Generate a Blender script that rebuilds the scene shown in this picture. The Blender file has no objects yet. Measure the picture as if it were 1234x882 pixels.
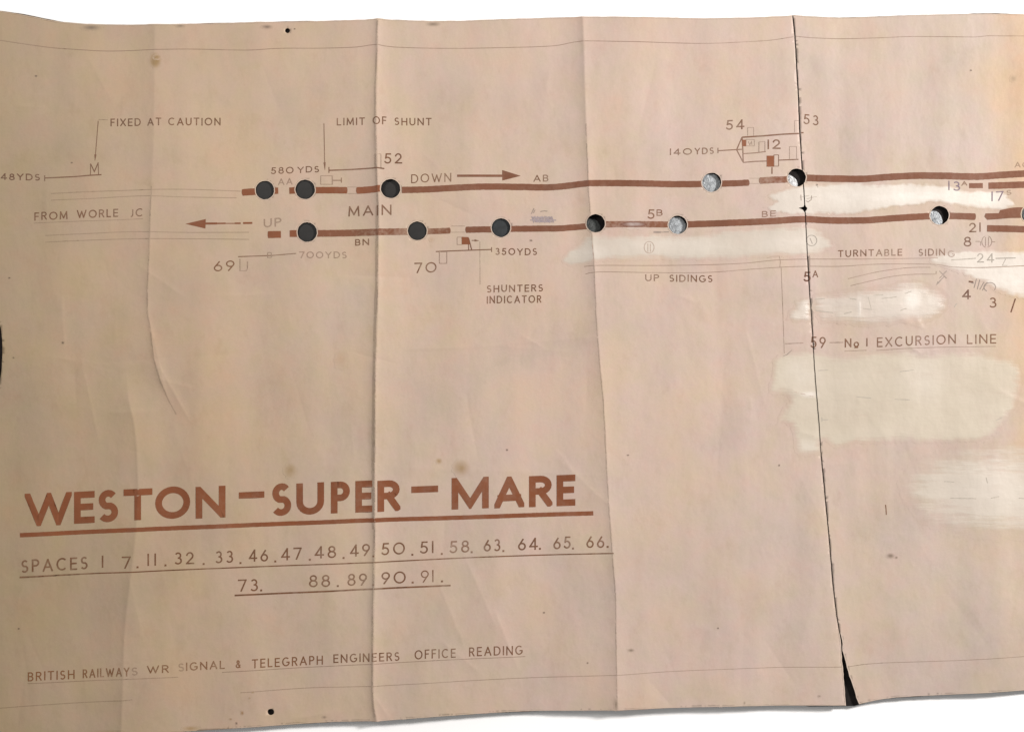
import bpy, math, random
import numpy as np
from mathutils import Vector
from mathutils.geometry import delaunay_2d_cdt
from mathutils.bvhtree import BVHTree

# ------------------------------------------------------------------ camera, light, exposure
sc = bpy.context.scene
S = 0.001                      # one unit of the chart plan = 1 mm
CX, CY = 617.0, 441.0
Z0 = 9.5                       # mean height of the paper, mm
cam_d = bpy.data.cameras.new('camera'); cam = bpy.data.objects.new('camera', cam_d)
sc.collection.objects.link(cam); sc.camera = cam
D = 1.75
cam.location = (0, 0, D + Z0*S); cam_d.sensor_width = 36.0
cam_d.lens = 36.0*D/(1234*S); cam_d.clip_start = .05; cam_d.clip_end = 50

w = bpy.data.worlds.new('World'); sc.world = w; w.use_nodes = True
w.node_tree.nodes['Background'].inputs[0].default_value = (1.0, .975, .95, 1)
w.node_tree.nodes['Background'].inputs[1].default_value = .35

def area(name, loc, target, size, power, col):
    l = bpy.data.lights.new(name, 'AREA'); l.shape = 'DISK'; l.size = size; l.energy = power; l.color = col
    o = bpy.data.objects.new(name, l); sc.collection.objects.link(o); o.location = loc
    o.rotation_euler = (Vector(target)-Vector(loc)).to_track_quat('-Z', 'Y').to_euler()
    return o
area('key_lamp', (2.45, .95, 1.55), (.1, 0, 0), .42, 134, (1, .96, .935))
area('fill_lamp', (-1.3, .9, 1.9), (-.3, 0, 0), .8, 21, (1, .955, .91))

sc.view_settings.view_transform = 'Standard'; sc.view_settings.look = 'None'
sc.view_settings.exposure = 0; sc.view_settings.gamma = 1; sc.view_settings.use_curve_mapping = False

rng = random.Random(7); nr = np.random.RandomState(5)

# ------------------------------------------------------------------ materials
def new_mat(name, rough=.6, spec=.3, metal=0):
    m = bpy.data.materials.new(name); m.use_nodes = True
    b = m.node_tree.nodes['Principled BSDF']
    b.inputs['Roughness'].default_value = rough
    b.inputs['Specular IOR Level'].default_value = spec
    b.inputs['Metallic'].default_value = metal
    return m, m.node_tree, b
def N(nt, t, **k):
    n = nt.nodes.new(t)
    for a, v in k.items():
        if a[0] == '_': setattr(n, a[1:], v)
        else: n.inputs[a].default_value = v
    return n
def coords(nt, scale=(1, 1, 1)):
    tc = N(nt, 'ShaderNodeTexCoord'); mp = N(nt, 'ShaderNodeMapping'); mp.inputs['Scale'].default_value = scale
    nt.links.new(tc.outputs['Object'], mp.inputs['Vector']); return mp.outputs['Vector']
def noise(nt, scale, detail=3, rough=.5, sc3=(1, 1, 1)):
    n = N(nt, 'ShaderNodeTexNoise', Scale=scale, Detail=detail, Roughness=rough)
    nt.links.new(coords(nt, sc3), n.inputs['Vector']); return n.outputs['Fac']
def ramp(nt, fac, stops):
    r = N(nt, 'ShaderNodeValToRGB'); e = r.color_ramp.elements
    while len(e) < len(stops): e.new(.5)
    for i, (p, c) in enumerate(stops):
        e[i].position = p; e[i].color = (*c, 1) if len(c) == 3 else c
    nt.links.new(fac, r.inputs[0]); return r.outputs[0]
def mix(nt, mode, fac, a, b):
    m = N(nt, 'ShaderNodeMix', _data_type='RGBA', _blend_type=mode)
    for s, v in ((m.inputs[0], fac), (m.inputs[6], a), (m.inputs[7], b)):
        if hasattr(v, 'is_output'): nt.links.new(v, s)
        else: s.default_value = v if not isinstance(v, tuple) else (*v, 1)
    return m.outputs[2]
def math_n(nt, op, a, b=None, c=None):
    m = N(nt, 'ShaderNodeMath', _operation=op)
    for i, v in enumerate((a, b, c)):
        if v is None: continue
        if hasattr(v, 'is_output'): nt.links.new(v, m.inputs[i])
        else: m.inputs[i].default_value = v
    return m.outputs[0]

def paper_nodes(nt):
    """colour and fine relief of the aged paper, the same wherever bare paper shows"""
    sx = N(nt, 'ShaderNodeSeparateXYZ'); nt.links.new(coords(nt), sx.inputs[0])
    n0 = noise(nt, 2.2, 3, .55)
    u = math_n(nt, 'ADD', math_n(nt, 'MULTIPLY_ADD', sx.outputs[0], .80, .5), math_n(nt, 'MULTIPLY_ADD', n0, .30, -.15))
    base = ramp(nt, u, [(0.0, (.318, .234, .150)), (.20, (.412, .300, .211)), (.38, (.458, .349, .271)), (.56, (.478, .364, .298)), (.78, (.448, .349, .292)), (1.0, (.415, .332, .277))])
    # warm reflection at the right-hand end, painted into the paper as orange tint
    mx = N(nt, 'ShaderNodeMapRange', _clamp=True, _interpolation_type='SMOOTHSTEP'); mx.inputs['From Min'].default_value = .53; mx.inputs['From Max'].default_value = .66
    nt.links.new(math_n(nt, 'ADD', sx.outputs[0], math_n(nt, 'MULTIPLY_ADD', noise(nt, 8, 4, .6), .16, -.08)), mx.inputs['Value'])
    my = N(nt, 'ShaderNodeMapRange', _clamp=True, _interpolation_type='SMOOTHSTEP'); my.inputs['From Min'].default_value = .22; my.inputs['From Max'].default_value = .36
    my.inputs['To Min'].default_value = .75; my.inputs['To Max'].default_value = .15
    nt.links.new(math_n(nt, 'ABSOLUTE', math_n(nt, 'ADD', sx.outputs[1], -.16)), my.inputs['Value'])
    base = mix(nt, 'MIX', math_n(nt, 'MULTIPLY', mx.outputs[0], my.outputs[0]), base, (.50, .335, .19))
    mott = ramp(nt, noise(nt, 34, 3, .6), [(.30, (.965, 1.0, .95)), (.45, (.99, 1, .98)), (.55, (1, .995, 1)), (.70, (1.02, .975, .985))])
    base = mix(nt, 'MULTIPLY', 1.0, base, mott)
    mott2 = ramp(nt, noise(nt, 13, 4, .6), [(.34, (.975, .985, 1.03)), (.5, (1, 1, 1)), (.66, (1.01, 1.0, .94))])
    base = mix(nt, 'MULTIPLY', 1.0, base, mott2)
    blot = ramp(nt, noise(nt, 7, 6, .6), [(.32, (.92, .925, .91)), (.5, (1, 1, 1)), (.72, (1.04, 1.03, 1.01))])
    base = mix(nt, 'MULTIPLY', 1.0, base, blot)
    soil = ramp(nt, noise(nt, 55, 5, .7, (1, .6, 1)), [(.32, (.955, .945, .93)), (.46, (1, 1, 1))])
    base = mix(nt, 'MULTIPLY', 1.0, base, soil)
    fib = ramp(nt, noise(nt, 420, 3, .7), [(.3, (.975, .975, .975)), (.7, (1.02, 1.02, 1.02))])
    base = mix(nt, 'MULTIPLY', 1.0, base, fib)
    bp = N(nt, 'ShaderNodeBump', Strength=.4, Distance=.0007)
    nt.links.new(noise(nt, 80, 5, .62), bp.inputs['Height'])
    bp2 = N(nt, 'ShaderNodeBump', Strength=.55, Distance=.0042)
    nt.links.new(noise(nt, 13, 4, .5, (1.2, .7, 1)), bp2.inputs['Height'])
    nt.links.new(bp2.outputs[0], bp.inputs['Normal'])
    return base, bp.outputs[0]
def group_nodes(name, build):
    g = bpy.data.node_groups.new(name, 'ShaderNodeTree')
    g.interface.new_socket('Colour', in_out='OUTPUT', socket_type='NodeSocketColor')
    g.interface.new_socket('Relief', in_out='OUTPUT', socket_type='NodeSocketVector')
    o = g.nodes.new('NodeGroupOutput'); c, n = build(g); g.links.new(c, o.inputs[0]); g.links.new(n, o.inputs[1]); return g
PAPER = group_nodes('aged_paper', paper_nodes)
def paper_out(nt):
    n = nt.nodes.new('ShaderNodeGroup'); n.node_tree = PAPER; return n.outputs[0], n.outputs[1]
def paper_mat():
    m, nt, b = new_mat('aged_paper', .55, .28)
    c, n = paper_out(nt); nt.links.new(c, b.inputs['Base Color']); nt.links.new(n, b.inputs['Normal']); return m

def ink_mat(name, col, col2, alpha=1.0, wear=.0, nscale=70, rough=.5, under=None):
    """print or dirt on the paper; wear thins it in noisy spots so what it is printed on shows"""
    m, nt, b = new_mat(name, rough, .25)
    c = ramp(nt, noise(nt, 30, 4, .6), [(.35, col), (.65, col2)])
    at = N(nt, 'ShaderNodeAttribute', _attribute_name='cover')
    n1 = noise(nt, nscale, 4, .65); n2 = noise(nt, 9, 2, .5)
    nn = math_n(nt, 'MULTIPLY', math_n(nt, 'ADD', n1, n2), .5)
    mr = N(nt, 'ShaderNodeMapRange', _clamp=True)
    mr.inputs['From Min'].default_value = .34; mr.inputs['From Max'].default_value = .52
    mr.inputs['To Min'].default_value = 1-wear; mr.inputs['To Max'].default_value = 1.0
    nt.links.new(nn, mr.inputs['Value'])
    a = math_n(nt, 'MULTIPLY', math_n(nt, 'MULTIPLY', mr.outputs[0], alpha), at.outputs['Fac'])
    pc, pn = paper_out(nt)
    nt.links.new(mix(nt, 'MIX', a, under or pc, c), b.inputs['Base Color']); nt.links.new(pn, b.inputs['Normal'])
    return m

def fluid_mat(name, c1, c2, alpha=.97, rough=.42, bump=.0008, thick_glint_col=(.62, .575, .52)):
    m, nt, b = new_mat(name, rough, .35)
    c = ramp(nt, noise(nt, 14, 4, .6, (.6, 1.4, 1)), [(.32, c1), (.66, c2)])
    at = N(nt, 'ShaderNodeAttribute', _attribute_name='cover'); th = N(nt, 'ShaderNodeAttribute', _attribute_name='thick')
    n1 = noise(nt, 130, 5, .7, (.12, 1.5, 1))      # brush strokes run along the tracks
    n2 = noise(nt, 34, 5, .65, (.3, 1.2, 1))
    k = math_n(nt, 'ADD', math_n(nt, 'MULTIPLY', n1, .5), math_n(nt, 'MULTIPLY', n2, .6))
    x = math_n(nt, 'ADD', at.outputs['Fac'], math_n(nt, 'MULTIPLY_ADD', k, 2.6, -1.43))
    mr = N(nt, 'ShaderNodeMapRange', _clamp=True)
    mr.inputs['From Min'].default_value = .05; mr.inputs['From Max'].default_value = .70
    nt.links.new(x, mr.inputs['Value'])
    y = math_n(nt, 'MULTIPLY', mr.outputs[0], math_n(nt, 'MINIMUM', math_n(nt, 'MULTIPLY', at.outputs['Fac'], 3.0), 1.0))
    z = math_n(nt, 'MULTIPLY', y, math_n(nt, 'MULTIPLY_ADD', n2, .5, alpha-.27))
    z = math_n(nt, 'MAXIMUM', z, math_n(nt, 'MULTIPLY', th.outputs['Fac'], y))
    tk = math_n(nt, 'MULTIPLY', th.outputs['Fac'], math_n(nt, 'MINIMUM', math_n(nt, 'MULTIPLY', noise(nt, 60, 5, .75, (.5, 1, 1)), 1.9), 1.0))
    c = mix(nt, 'MIX', tk, c, thick_glint_col)  # thick whitens the colour: heavier paint, and glints painted on glossy patches
    pc, pn = paper_out(nt)
    nt.links.new(mix(nt, 'MIX', z, pc, c), b.inputs['Base Color'])
    bp = N(nt, 'ShaderNodeBump', Strength=.5, Distance=bump); nt.links.new(pn, bp.inputs['Normal'])
    nt.links.new(math_n(nt, 'MULTIPLY', noise(nt, 55, 5, .65, (.4, 1.3, 1)), z), bp.inputs['Height'])
    nt.links.new(bp.outputs[0], b.inputs['Normal'])
    return m

M = {}
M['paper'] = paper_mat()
M['core'] = ink_mat('cut_paper_core', (.48, .39, .32), (.53, .44, .365), .40, .9, 200)
M['title'] = ink_mat('title_ink', (.160, .046, .0150), (.195, .058, .020), .97, .12, 120)
M['track'] = ink_mat('track_ink', (.132, .046, .021), (.160, .056, .027), .96, .10, 150)
M['worn'] = ink_mat('worn_track_ink', (.140, .048, .021), (.170, .06, .028), .96, .42, 190)
M['text'] = ink_mat('lettering_ink', (.098, .036, .013), (.140, .053, .020), .92, .45, 80)
M['dark'] = ink_mat('dark_lettering_ink', (.085, .030, .013), (.115, .042, .019), .96, .35, 90)
M['orange'] = ink_mat('office_lettering_ink', (.135, .050, .016), (.165, .062, .020), .92, .45, 70)
M['line'] = ink_mat('ruling_ink', (.115, .045, .021), (.15, .062, .032), .92, .35, 60)
M['faint'] = ink_mat('faded_ink', (0.136, 0.072, 0.048), (0.168, 0.096, 0.064), .58, .55, 60)
M['ghost'] = ink_mat('faded_ruling_ink', (0.152, 0.092, 0.060), (0.176, 0.112, 0.072), .50, .5, 40)
M['pencil'] = ink_mat('pencil', (0.120, 0.098, 0.090), (0.165, 0.135, 0.124), .70, .75, 160)
M['trace'] = ink_mat('rubbed_pencil', (0.150, 0.135, 0.112), (0.195, 0.173, 0.150), .45, .9, 240, under=(.49, .435, .365))
M['pencilf'] = ink_mat('pencil_on_fluid', (0.105, 0.091, 0.084), (0.147, 0.126, 0.115), .6, .7, 160, under=(.49, .435, .365))
M['violet'] = ink_mat('violet_ink', (0.098, 0.056, 0.075), (0.128, 0.083, 0.128), .9, .4, 120, under=(.50, .43, .37))
M['scrib'] = ink_mat('violet_scribble', (0.204, 0.170, 0.212), (0.255, 0.221, 0.255), .8, .6, 260)
M['grime'] = ink_mat('fold_grime', (0.136, 0.096, 0.068), (0.192, 0.136, 0.096), .32, .95, 60)
M['speck'] = ink_mat('dark_speck', (0.030, 0.018, 0.012), (0.048, 0.027, 0.018), .9, .2)
M['olive'] = ink_mat('olive_stain', (.24, .15, .055), (.28, .175, .07), .85, .3, 120)
M['grey'] = ink_mat('grey_smudge', (0.119, 0.087, 0.063), (0.168, 0.126, 0.091), .9, .4, 90)
M['tan'] = ink_mat('tan_stain', (0.288, 0.168, 0.080), (0.320, 0.192, 0.096), .3, .3, 60)
M['scrape_ink'] = ink_mat('scraped_track_ink', (.42, .38, .36), (.52, .46, .43), .8, .6, 200, under=(.155, .060, .035))
M['scrape'] = ink_mat('scraped_paper', (.42, .38, .36), (.52, .46, .43), .8, .5, 200)
M['rust'] = ink_mat('rust_stain', (.20, .10, .03), (.25, .13, .04), .8, .4)
M['fluid'] = fluid_mat('white_correction_fluid', (.50, .445, .39), (.54, .49, .43), .97)
M['fluidc'] = fluid_mat('cream_correction_fluid', (0.456, 0.405, 0.343), (0.502, 0.451, 0.383), .88)
M['fluidg'] = fluid_mat('yellowed_correction_fluid', (0.451, 0.396, 0.312), (0.488, 0.432, 0.348), .88)
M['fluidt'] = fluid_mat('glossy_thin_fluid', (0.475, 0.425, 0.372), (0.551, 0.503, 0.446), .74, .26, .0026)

m, nt, b = new_mat('white_table_paint', .7, .2)
nt.links.new(ramp(nt, noise(nt, 3, 3), [(.3, (.90, .90, .90)), (.7, (.93, .93, .93))]), b.inputs['Base Color']); M['table'] = m
m, nt, b = new_mat('black_painted_board', .8, .1)
nt.links.new(ramp(nt, noise(nt, 120, 4), [(.3, (.010, .008, .008)), (.7, (.022, .018, .017))]), b.inputs['Base Color']); M['board'] = m
def disc_mat(name, c1, c2, metal, rough, bump, ns):
    m, nt, b = new_mat(name, rough, .4, metal)
    nt.links.new(ramp(nt, noise(nt, ns, 4, .7), [(.3, c1), (.7, c2)]), b.inputs['Base Color'])
    bp = N(nt, 'ShaderNodeBump', Strength=.8, Distance=bump)
    nt.links.new(noise(nt, ns*.8, 4, .7), bp.inputs['Height']); nt.links.new(bp.outputs[0], b.inputs['Normal'])
    return m
M['dark_disc'] = disc_mat('dark_grey_lens', (.012, .0108, .010), (.017, .0155, .0145), 0, .6, .0002, 120)
M['blue_disc'] = disc_mat('slate_lens', (.013, .014, .015), (.026, .031, .034), 0, .6, .0003, 120)
M['foil'] = disc_mat('crumpled_foil', (.17, .18, .19), (.42, .445, .46), .2, .55, .0012, 300)
M['foil_bright'] = disc_mat('bright_crumpled_foil', (.30, .30, .30), (.60, .60, .60), .25, .5, .0014, 380)
M['foil_dull'] = disc_mat('dull_foil', (.035, .037, .035), (.075, .08, .078), .2, .55, .0012, 420)

# ------------------------------------------------------------------ plan of the chart (x right, y down, mm)
def P(x, y, z=0.): return ((x-CX)*S, -(y-CY)*S, z*S)
def interp(pts, t, inv=False):
    a = np.array(pts, float)
    return np.interp(t, a[:, 1], a[:, 0]) if inv else np.interp(t, a[:, 0], a[:, 1])

TOP_L = [(-70, 12), (-20, 12), (0, 13.5), (25, 17.5), (50, 22.5), (75, 27), (100, 29), (150, 30.3), (200, 30.3), (250, 29), (300, 27.5), (350, 26), (400, 25.3),
         (440, 24.8), (455, 23.6), (470, 24.6), (520, 25.6), (560, 25.2), (600, 23.6), (650, 22.3), (700, 21.2), (750, 21.5), (800, 22), (850, 22.8), (900, 21.8), (940, 20.3), (955, 19.5)]
TOP_R = [(957, 18.8), (975, 20.5), (1010, 21.6), (1050, 20.5), (1100, 18.5), (1150, 17.4), (1190, 16.6), (1234, 17.5), (1300, 18)]
BOT_L = [(-70, 905), (0, 901), (150, 888), (215, 881.5), (280, 877.5), (340, 873.5), (400, 869.5), (455, 868.3), (520, 863.5), (600, 858.5), (650, 856.5), (740, 855),
         (800, 852.5), (860, 851), (900, 850.2), (960, 849.6), (1019.5, 849.4)]
BOT_R = [(1035, 848), (1048, 845), (1060, 842.8), (1080, 840.2), (1130, 837.5), (1180, 835), (1234, 831.5), (1300, 828)]
TEAR = [(955, 19), (957.3, 40), (958.8, 60), (960, 85), (961.8, 114), (963.6, 160), (965.3, 185), (966.6, 205), (968.3, 225), (969.6, 245), (970.8, 262), (972.8, 300), (975, 340), (977.6, 375),
        (979.8, 405), (981.6, 440), (984, 470), (986.6, 500), (989.8, 550), (992.3, 575), (994.6, 600), (998.5, 640), (1001, 670), (1003.4, 700), (1008, 740), (1011.8, 762)]
def ragged(pts, step, amp, seed):
    r = random.Random(seed); out = [pts[0]]
    for (x0, y0), (x1, y1) in zip(pts, pts[1:]):
        L = math.hypot(x1-x0, y1-y0); n = max(1, int(L/step))
        for i in range(1, n+1):
            t = i/n; j = amp if i < n else 0
            nx, ny = (y1-y0)/L, -(x1-x0)/L; d = r.uniform(-j, j)
            out.append((x0+(x1-x0)*t+nx*d, y0+(y1-y0)*t+ny*d))
    return out
tear_mid = ragged(TEAR, 5, .16, 3)
gapw = lambda y: .95 if y < 262 else .45
tear_l = [(x-gapw(y)/2, y) for x, y in tear_mid]
tear_r = [(x+gapw(y)/2, y) for x, y in tear_mid]
tear_l += ragged([tear_l[-1], (1013, 772), (1013.7, 786), (1015, 800), (1016.8, 820), (1018, 833), (1019.2, 849.4)], 4, .35, 5)[1:]
tear_r += ragged([tear_r[-1], (1014.9, 775), (1014.6, 783), (1017.6, 793), (1020, 803), (1023, 814), (1026.5, 823), (1029.3, 831), (1031.5, 840), (1035, 848)], 4, .45, 6)[1:]
# the little cross-shaped puncture beside the tear
def with_puncture(pts, side):
    out = []
    done = False
    for x, y in pts:
        if 246.5 < y < 256:
            if not done:
                s = -1 if side == 'l' else 1
                bx = 969.6
                out += [(bx+s*.6, 247.0), (bx+s*1.4, 249.3), (bx+s*(7.6 if s < 0 else 3.2), 251.0), (bx+s*2.6, 252.8), (bx+s*.8, 255.2)]
                done = True
            continue
        out.append((x, y))
    return out
tear_l = with_puncture(tear_l, 'l'); tear_r = with_puncture(tear_r, 'r')
edge_left = [(-70, 12)] + [(-6, 60)]
LEFT = [(-8, 905), (-7, 700), (-6, 520), (-5, 480), (-.5, 462), (1.6, 445), (2.6, 425), (2.4, 410), (.6, 395), (-4, 382), (-6, 350), (-7, 200), (-8, 12)]
top_l = [p for p in TOP_L if p[0] > -8]; bot_l = [p for p in BOT_L if p[0] > -8]
def dens(p, step, amp, seed): return ragged(p, step, amp, seed)
OUT_L = dens([(-8, 12.5)]+top_l, 5, .22, 11)[:-1] + tear_l + dens(bot_l[::-1], 5, .22, 12)[1:] + dens([(-8, 902)]+LEFT[1:-1], 5, .1, 13)
OUT_R = dens(TOP_R, 5, .22, 14) + dens(BOT_R[::-1], 5, .22, 15)[:-1] + tear_r[::-1]
OUT_R[0] = (tear_r[0][0]+.2, 18.8)

HOLES = [(319.2, 229.3, 11.2), (367.8, 228.5, 11.7), (471.0, 227.8, 11.5), (370.2, 280.0, 11.8), (502.9, 278.4, 11.3), (603.8, 274.6, 11.3),
         (717.6, 269.8, 11.0), (816.6, 271.3, 11.1), (857.4, 220.2, 11.5), (1132.0, 259.7, 11.2), (1242.0, 258.5, 11.2)]
SLIT_HOLE = (959.9, 214.4, 11.0)   # this one is cut by the tear
PINS = [(346.3, 37.2, 2.9), (326.4, 857.4, 3.9)]
def ring(cx, cy, r, n=40, amp=.25, seed=1):
    q = random.Random(seed*17+int(cx)); 
    return [(cx+(r+q.uniform(-amp, amp))*math.cos(2*math.pi*i/n), cy+(r+q.uniform(-amp, amp))*math.sin(2*math.pi*i/n)) for i in range(n)]
hole_rings = [ring(*h) for h in HOLES] + [ring(*h, n=14) for h in PINS]
slit_ring = ring(*SLIT_HOLE)
hole_rings.append(slit_ring)

def inside(poly, x, y):
    """vectorised point in polygon"""
    p = np.array(poly); x = np.asarray(x, float); y = np.asarray(y, float)
    c = np.zeros(x.shape, bool)
    x0, y0 = p[:, 0], p[:, 1]; x1, y1 = np.roll(x0, -1), np.roll(y0, -1)
    for a, b_, c_, d in zip(x0, y0, x1, y1):
        if b_ == d: continue
        t = ((b_ > y) != (d > y)) & (x < (c_-a)*(y-b_)/(d-b_)+a)
        c ^= t
    return c
def on_paper(x, y):
    k = inside(OUT_L, x, y) | inside(OUT_R, x, y)
    for h, r in zip(HOLES+PINS+[SLIT_HOLE], hole_rings):
        near = (np.abs(x-h[0]) < 16) & (np.abs(y-h[1]) < 16)
        if near.any(): k &= ~(near & inside(r, x, y))
    return k

# ------------------------------------------------------------------ relief of the folded paper (mm)
F1 = [(188, 20), (187, 120), (186, 180), (183, 240), (180, 330), (178.5, 350), (179, 378), (183, 400), (186, 430), (195, 460), (205, 485), (216, 505), (240, 540)]
F1b = [(150, 420), (156, 480), (162, 505), (166, 540), (168, 590), (165, 640), (158, 700), (151, 760), (147, 880)]
F2 = [(456, 20), (453.5, 120), (454.5, 200), (457, 260), (456, 340), (454, 400), (452.5, 480), (452, 560), (452, 640), (451, 700), (450, 760), (449.5, 830), (451, 850), (455, 872)]
F3 = [(702, 15), (703.5, 60), (705, 120), (707.5, 180), (709.5, 230), (712, 270), (716, 320), (718.5, 380), (722, 430), (727, 480), (730, 540), (733, 600), (737.5, 660), (742, 720), (742.5, 790), (744, 860)]
F5 = [(1035, 300), (1036, 350), (1037, 400), (1034, 520), (1030, 640)]
def sm(a, b_, t):
    t = np.clip((t-a)/(b_-a), 0, 1); return t*t*(3-2*t)
WAV = [(rng.uniform(85, 240), rng.uniform(700, 2600)*rng.choice((-1, 1)), rng.uniform(0, 6.28), rng.uniform(.16, .36)) for _ in range(11)]
WAV += [(rng.uniform(26, 70), rng.uniform(300, 900)*rng.choice((-1, 1)), rng.uniform(0, 6.28), rng.uniform(.02, .05)) for _ in range(10)]
def crease(x, y, pts, hh, w1, w2, soft=2.0):
    """raised line along a segment: hh high, width w1 on the near side, w2 beyond"""
    (xa, ya), (xb, yb) = pts
    L = math.hypot(xb-xa, yb-ya); tx, ty = (xb-xa)/L, (yb-ya)/L
    u = (x-xa)*tx+(y-ya)*ty; v = -(x-xa)*ty+(y-ya)*tx
    f = sm(-L*.15, L*.25, u)*(1-sm(L*.75, L*1.15, u))
    return hh*f*np.where(v < 0, np.exp(v/w1), np.exp(-v/w2))
def relief(x, y):
    x = np.asarray(x, float); y = np.asarray(y, float); h = np.zeros(x.shape)
    for lx, ly, ph, a in WAV: h += a*np.sin(6.2832*(x/lx+y/ly)+ph)
    def fold(F, hh, wl, wr, lo=-99, hi=9999, soft=40, wob=0):
        nonlocal h
        a = np.array(F, float); d = x-np.interp(y, a[:, 1], a[:, 0])
        if wob: d = d+wob*np.sin(y*.11+x*.02)*.6+wob*np.sin(y*.043+1.3)
        f = sm(lo, lo+soft, y)*(1-sm(hi-soft, hi, y))
        h += hh*f*np.where(d < 0, np.exp(d/wl), np.exp(-d/wr))
    fold(F1, 4.0, 32, 60, -200, 500, 60); fold(F1, .55, 2.6, 4, 225, 500, 40, .3)
    fold(F1b, 4.6, 38, 60, 440, 1200, 60); fold(F1b, .4, 3, 5, 440, 1200, 60, .3)
    fold(F2, 2.4, 5.5, 11, -200, 1200, 40, .25); fold(F2, 2.0, 22, 40); fold(F2, .25, 2, 3, -200, 1200, 40, .5)
    fold(F2, .5, 3.4, 7, 380, 700, 120)
    fold(F3, 5.2, 22, 150); fold(F3, .9, 6, 7, -200, 420, 120); fold(F3, .3, 3, 5, 380, 1200, 60, .5)
    fold(F5, .35, 9, 9, 300, 640, 60)
    # the tear: the two halves curl and lie at slightly different heights
    t = np.array(TEAR+[(1014, 780), (1026, 850)], float); d = x-np.interp(y, t[:, 1], t[:, 0])
    h += np.where(d < 0, -.7*np.exp(d/5), .45*np.exp(-d/9))
    h -= np.where(d < 0, 0, .15*np.exp(-d/90))
    for c in CREASES: h += crease(x, y, *c)
    # top edge waves, corner curl
    e = np.exp(-np.clip(y-25, 0, None)/26)
    h += e*.55*np.sin(x/41.+.6)*np.sin(x/97.)
    e = np.exp(-np.clip(858-y, 0, None)/22)
    h += e*.55*np.sin(x/37.+.2)*np.sin(x/83.+1)
    return Z0+h
CREASES = []
_q = random.Random(77)
for _i in range(84):      # small handling creases, denser at the worn left end
    _x = 20+1180*_q.random()**1.5; _y = _q.uniform(60, 830)
    if 570 < _x < 720 and _y > 560: continue
    _a = _q.gauss(1.45, .35) if _q.random() < .7 else _q.gauss(.05, .25); _l = _q.uniform(25, 95)
    CREASES.append((((_x, _y), (_x+_l*math.cos(_a), _y+_l*math.sin(_a))), _q.choice((-1, 1))*_q.uniform(.15, .55), _q.uniform(2.5, 8), _q.uniform(4, 14)))
CREASES += [(((120, 437), (300, 425)), -.35, 12, 6), (((205, 433), (235, 427)), .3, 8, 5), (((183, 395), (200, 470)), .75, 4, 9), (((192, 440), (228, 505)), .7, 3, 7),
           (((186, 455), (232, 468)), .35, 4, 4), (((205, 500), (235, 590)), .4, 14, 12),
           (((488, 421), (560, 419)), .45, 6, 4), (((560, 419), (735, 405)), .4, 14, 5), (((628, 404), (655, 419)), .4, 3, 6), (((600, 417), (700, 425)), .3, 5, 9),
           (((450, 562), (745, 573)), .30, 9, 7), (((670, 550), (735, 610)), .5, 5, 14), (((668, 540), (690, 566)), .35, 3, 8),
           (((528, 700), (560, 780)), .55, 5, 10), (((560, 670), (600, 760)), .6, 6, 12), (((596, 735), (622, 800)), .6, 4, 8), (((530, 770), (580, 812)), .45, 5, 7),
           (((75, 360), (78, 420)), .6, 3, 9), (((60, 430), (130, 440)), .3, 7, 6), (((875, 380), (862, 600)), -.45, 18, 30), (((905, 640), (890, 850)), -.5, 16, 24),
           (((1075, 480), (1078, 690)), -.5, 26, 26), (((1110, 660), (1190, 760)), .5, 26, 34), (((1130, 700), (1200, 790)), -.35, 12, 20),
           (((955, 560), (1000, 640)), .3, 8, 10), (((1000, 395), (1040, 381)), .35, 5, 4), (((1085, 385), (1115, 396)), .6, 4, 3),
           (((1104, 384), (1110, 392)), .8, 2.5, 3), (((950, 470), (984, 479)), .6, 2.5, 3), (((958, 519), (986, 527)), .5, 3, 3), (((1095, 417), (1112, 428)), .6, 3, 3), (((1112, 428), (1130, 420)), .5, 3, 3),
           (((975, 735), (960, 800)), .4, 8, 10), (((560, 235), (700, 262)), .2, 10, 10), (((640, 190), (700, 290)), -.25, 16, 18),
           (((430, 860), (452, 838)), .5, 4, 5), (((452, 838), (470, 866)), .5, 4, 5), (((735, 858), (744, 835)), .5, 3, 4), (((350, 866), (400, 858)), .5, 4, 5),
           (((405, 600), (452, 572)), .3, 5, 7), (((310, 380), (330, 500)), -.35, 18, 22), (((250, 350), (262, 440)), .3, 16, 20), (((30, 90), (60, 340)), .4, 30, 30), (((90, 560), (60, 800)), -.5, 30, 34)]

# ------------------------------------------------------------------ mesh helpers
def link_mesh(name, verts, faces, mat, parent=None, smooth=True):
    me = bpy.data.meshes.new(name); me.from_pydata(verts, [], faces); me.update()
    o = bpy.data.objects.new(name, me); sc.collection.objects.link(o)
    if mat: me.materials.append(mat)
    if parent: o.parent = parent
    if smooth and len(me.polygons): me.polygons.foreach_set('use_smooth', [True]*len(me.polygons))
    return o
def cdt(pts, edges, faces, mode=0):
    return delaunay_2d_cdt([Vector(p) for p in pts], edges, faces, mode, 1e-5, True)

root = bpy.data.objects.new('signalling_diagram', None); sc.collection.objects.link(root)
root['label'] = 'aged, creased railway signalling diagram sheet lettered WESTON-SUPER-MARE, torn and patched with white fluid'
root['category'] = 'railway diagram'
root.location = (0, 0, 0)

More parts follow.
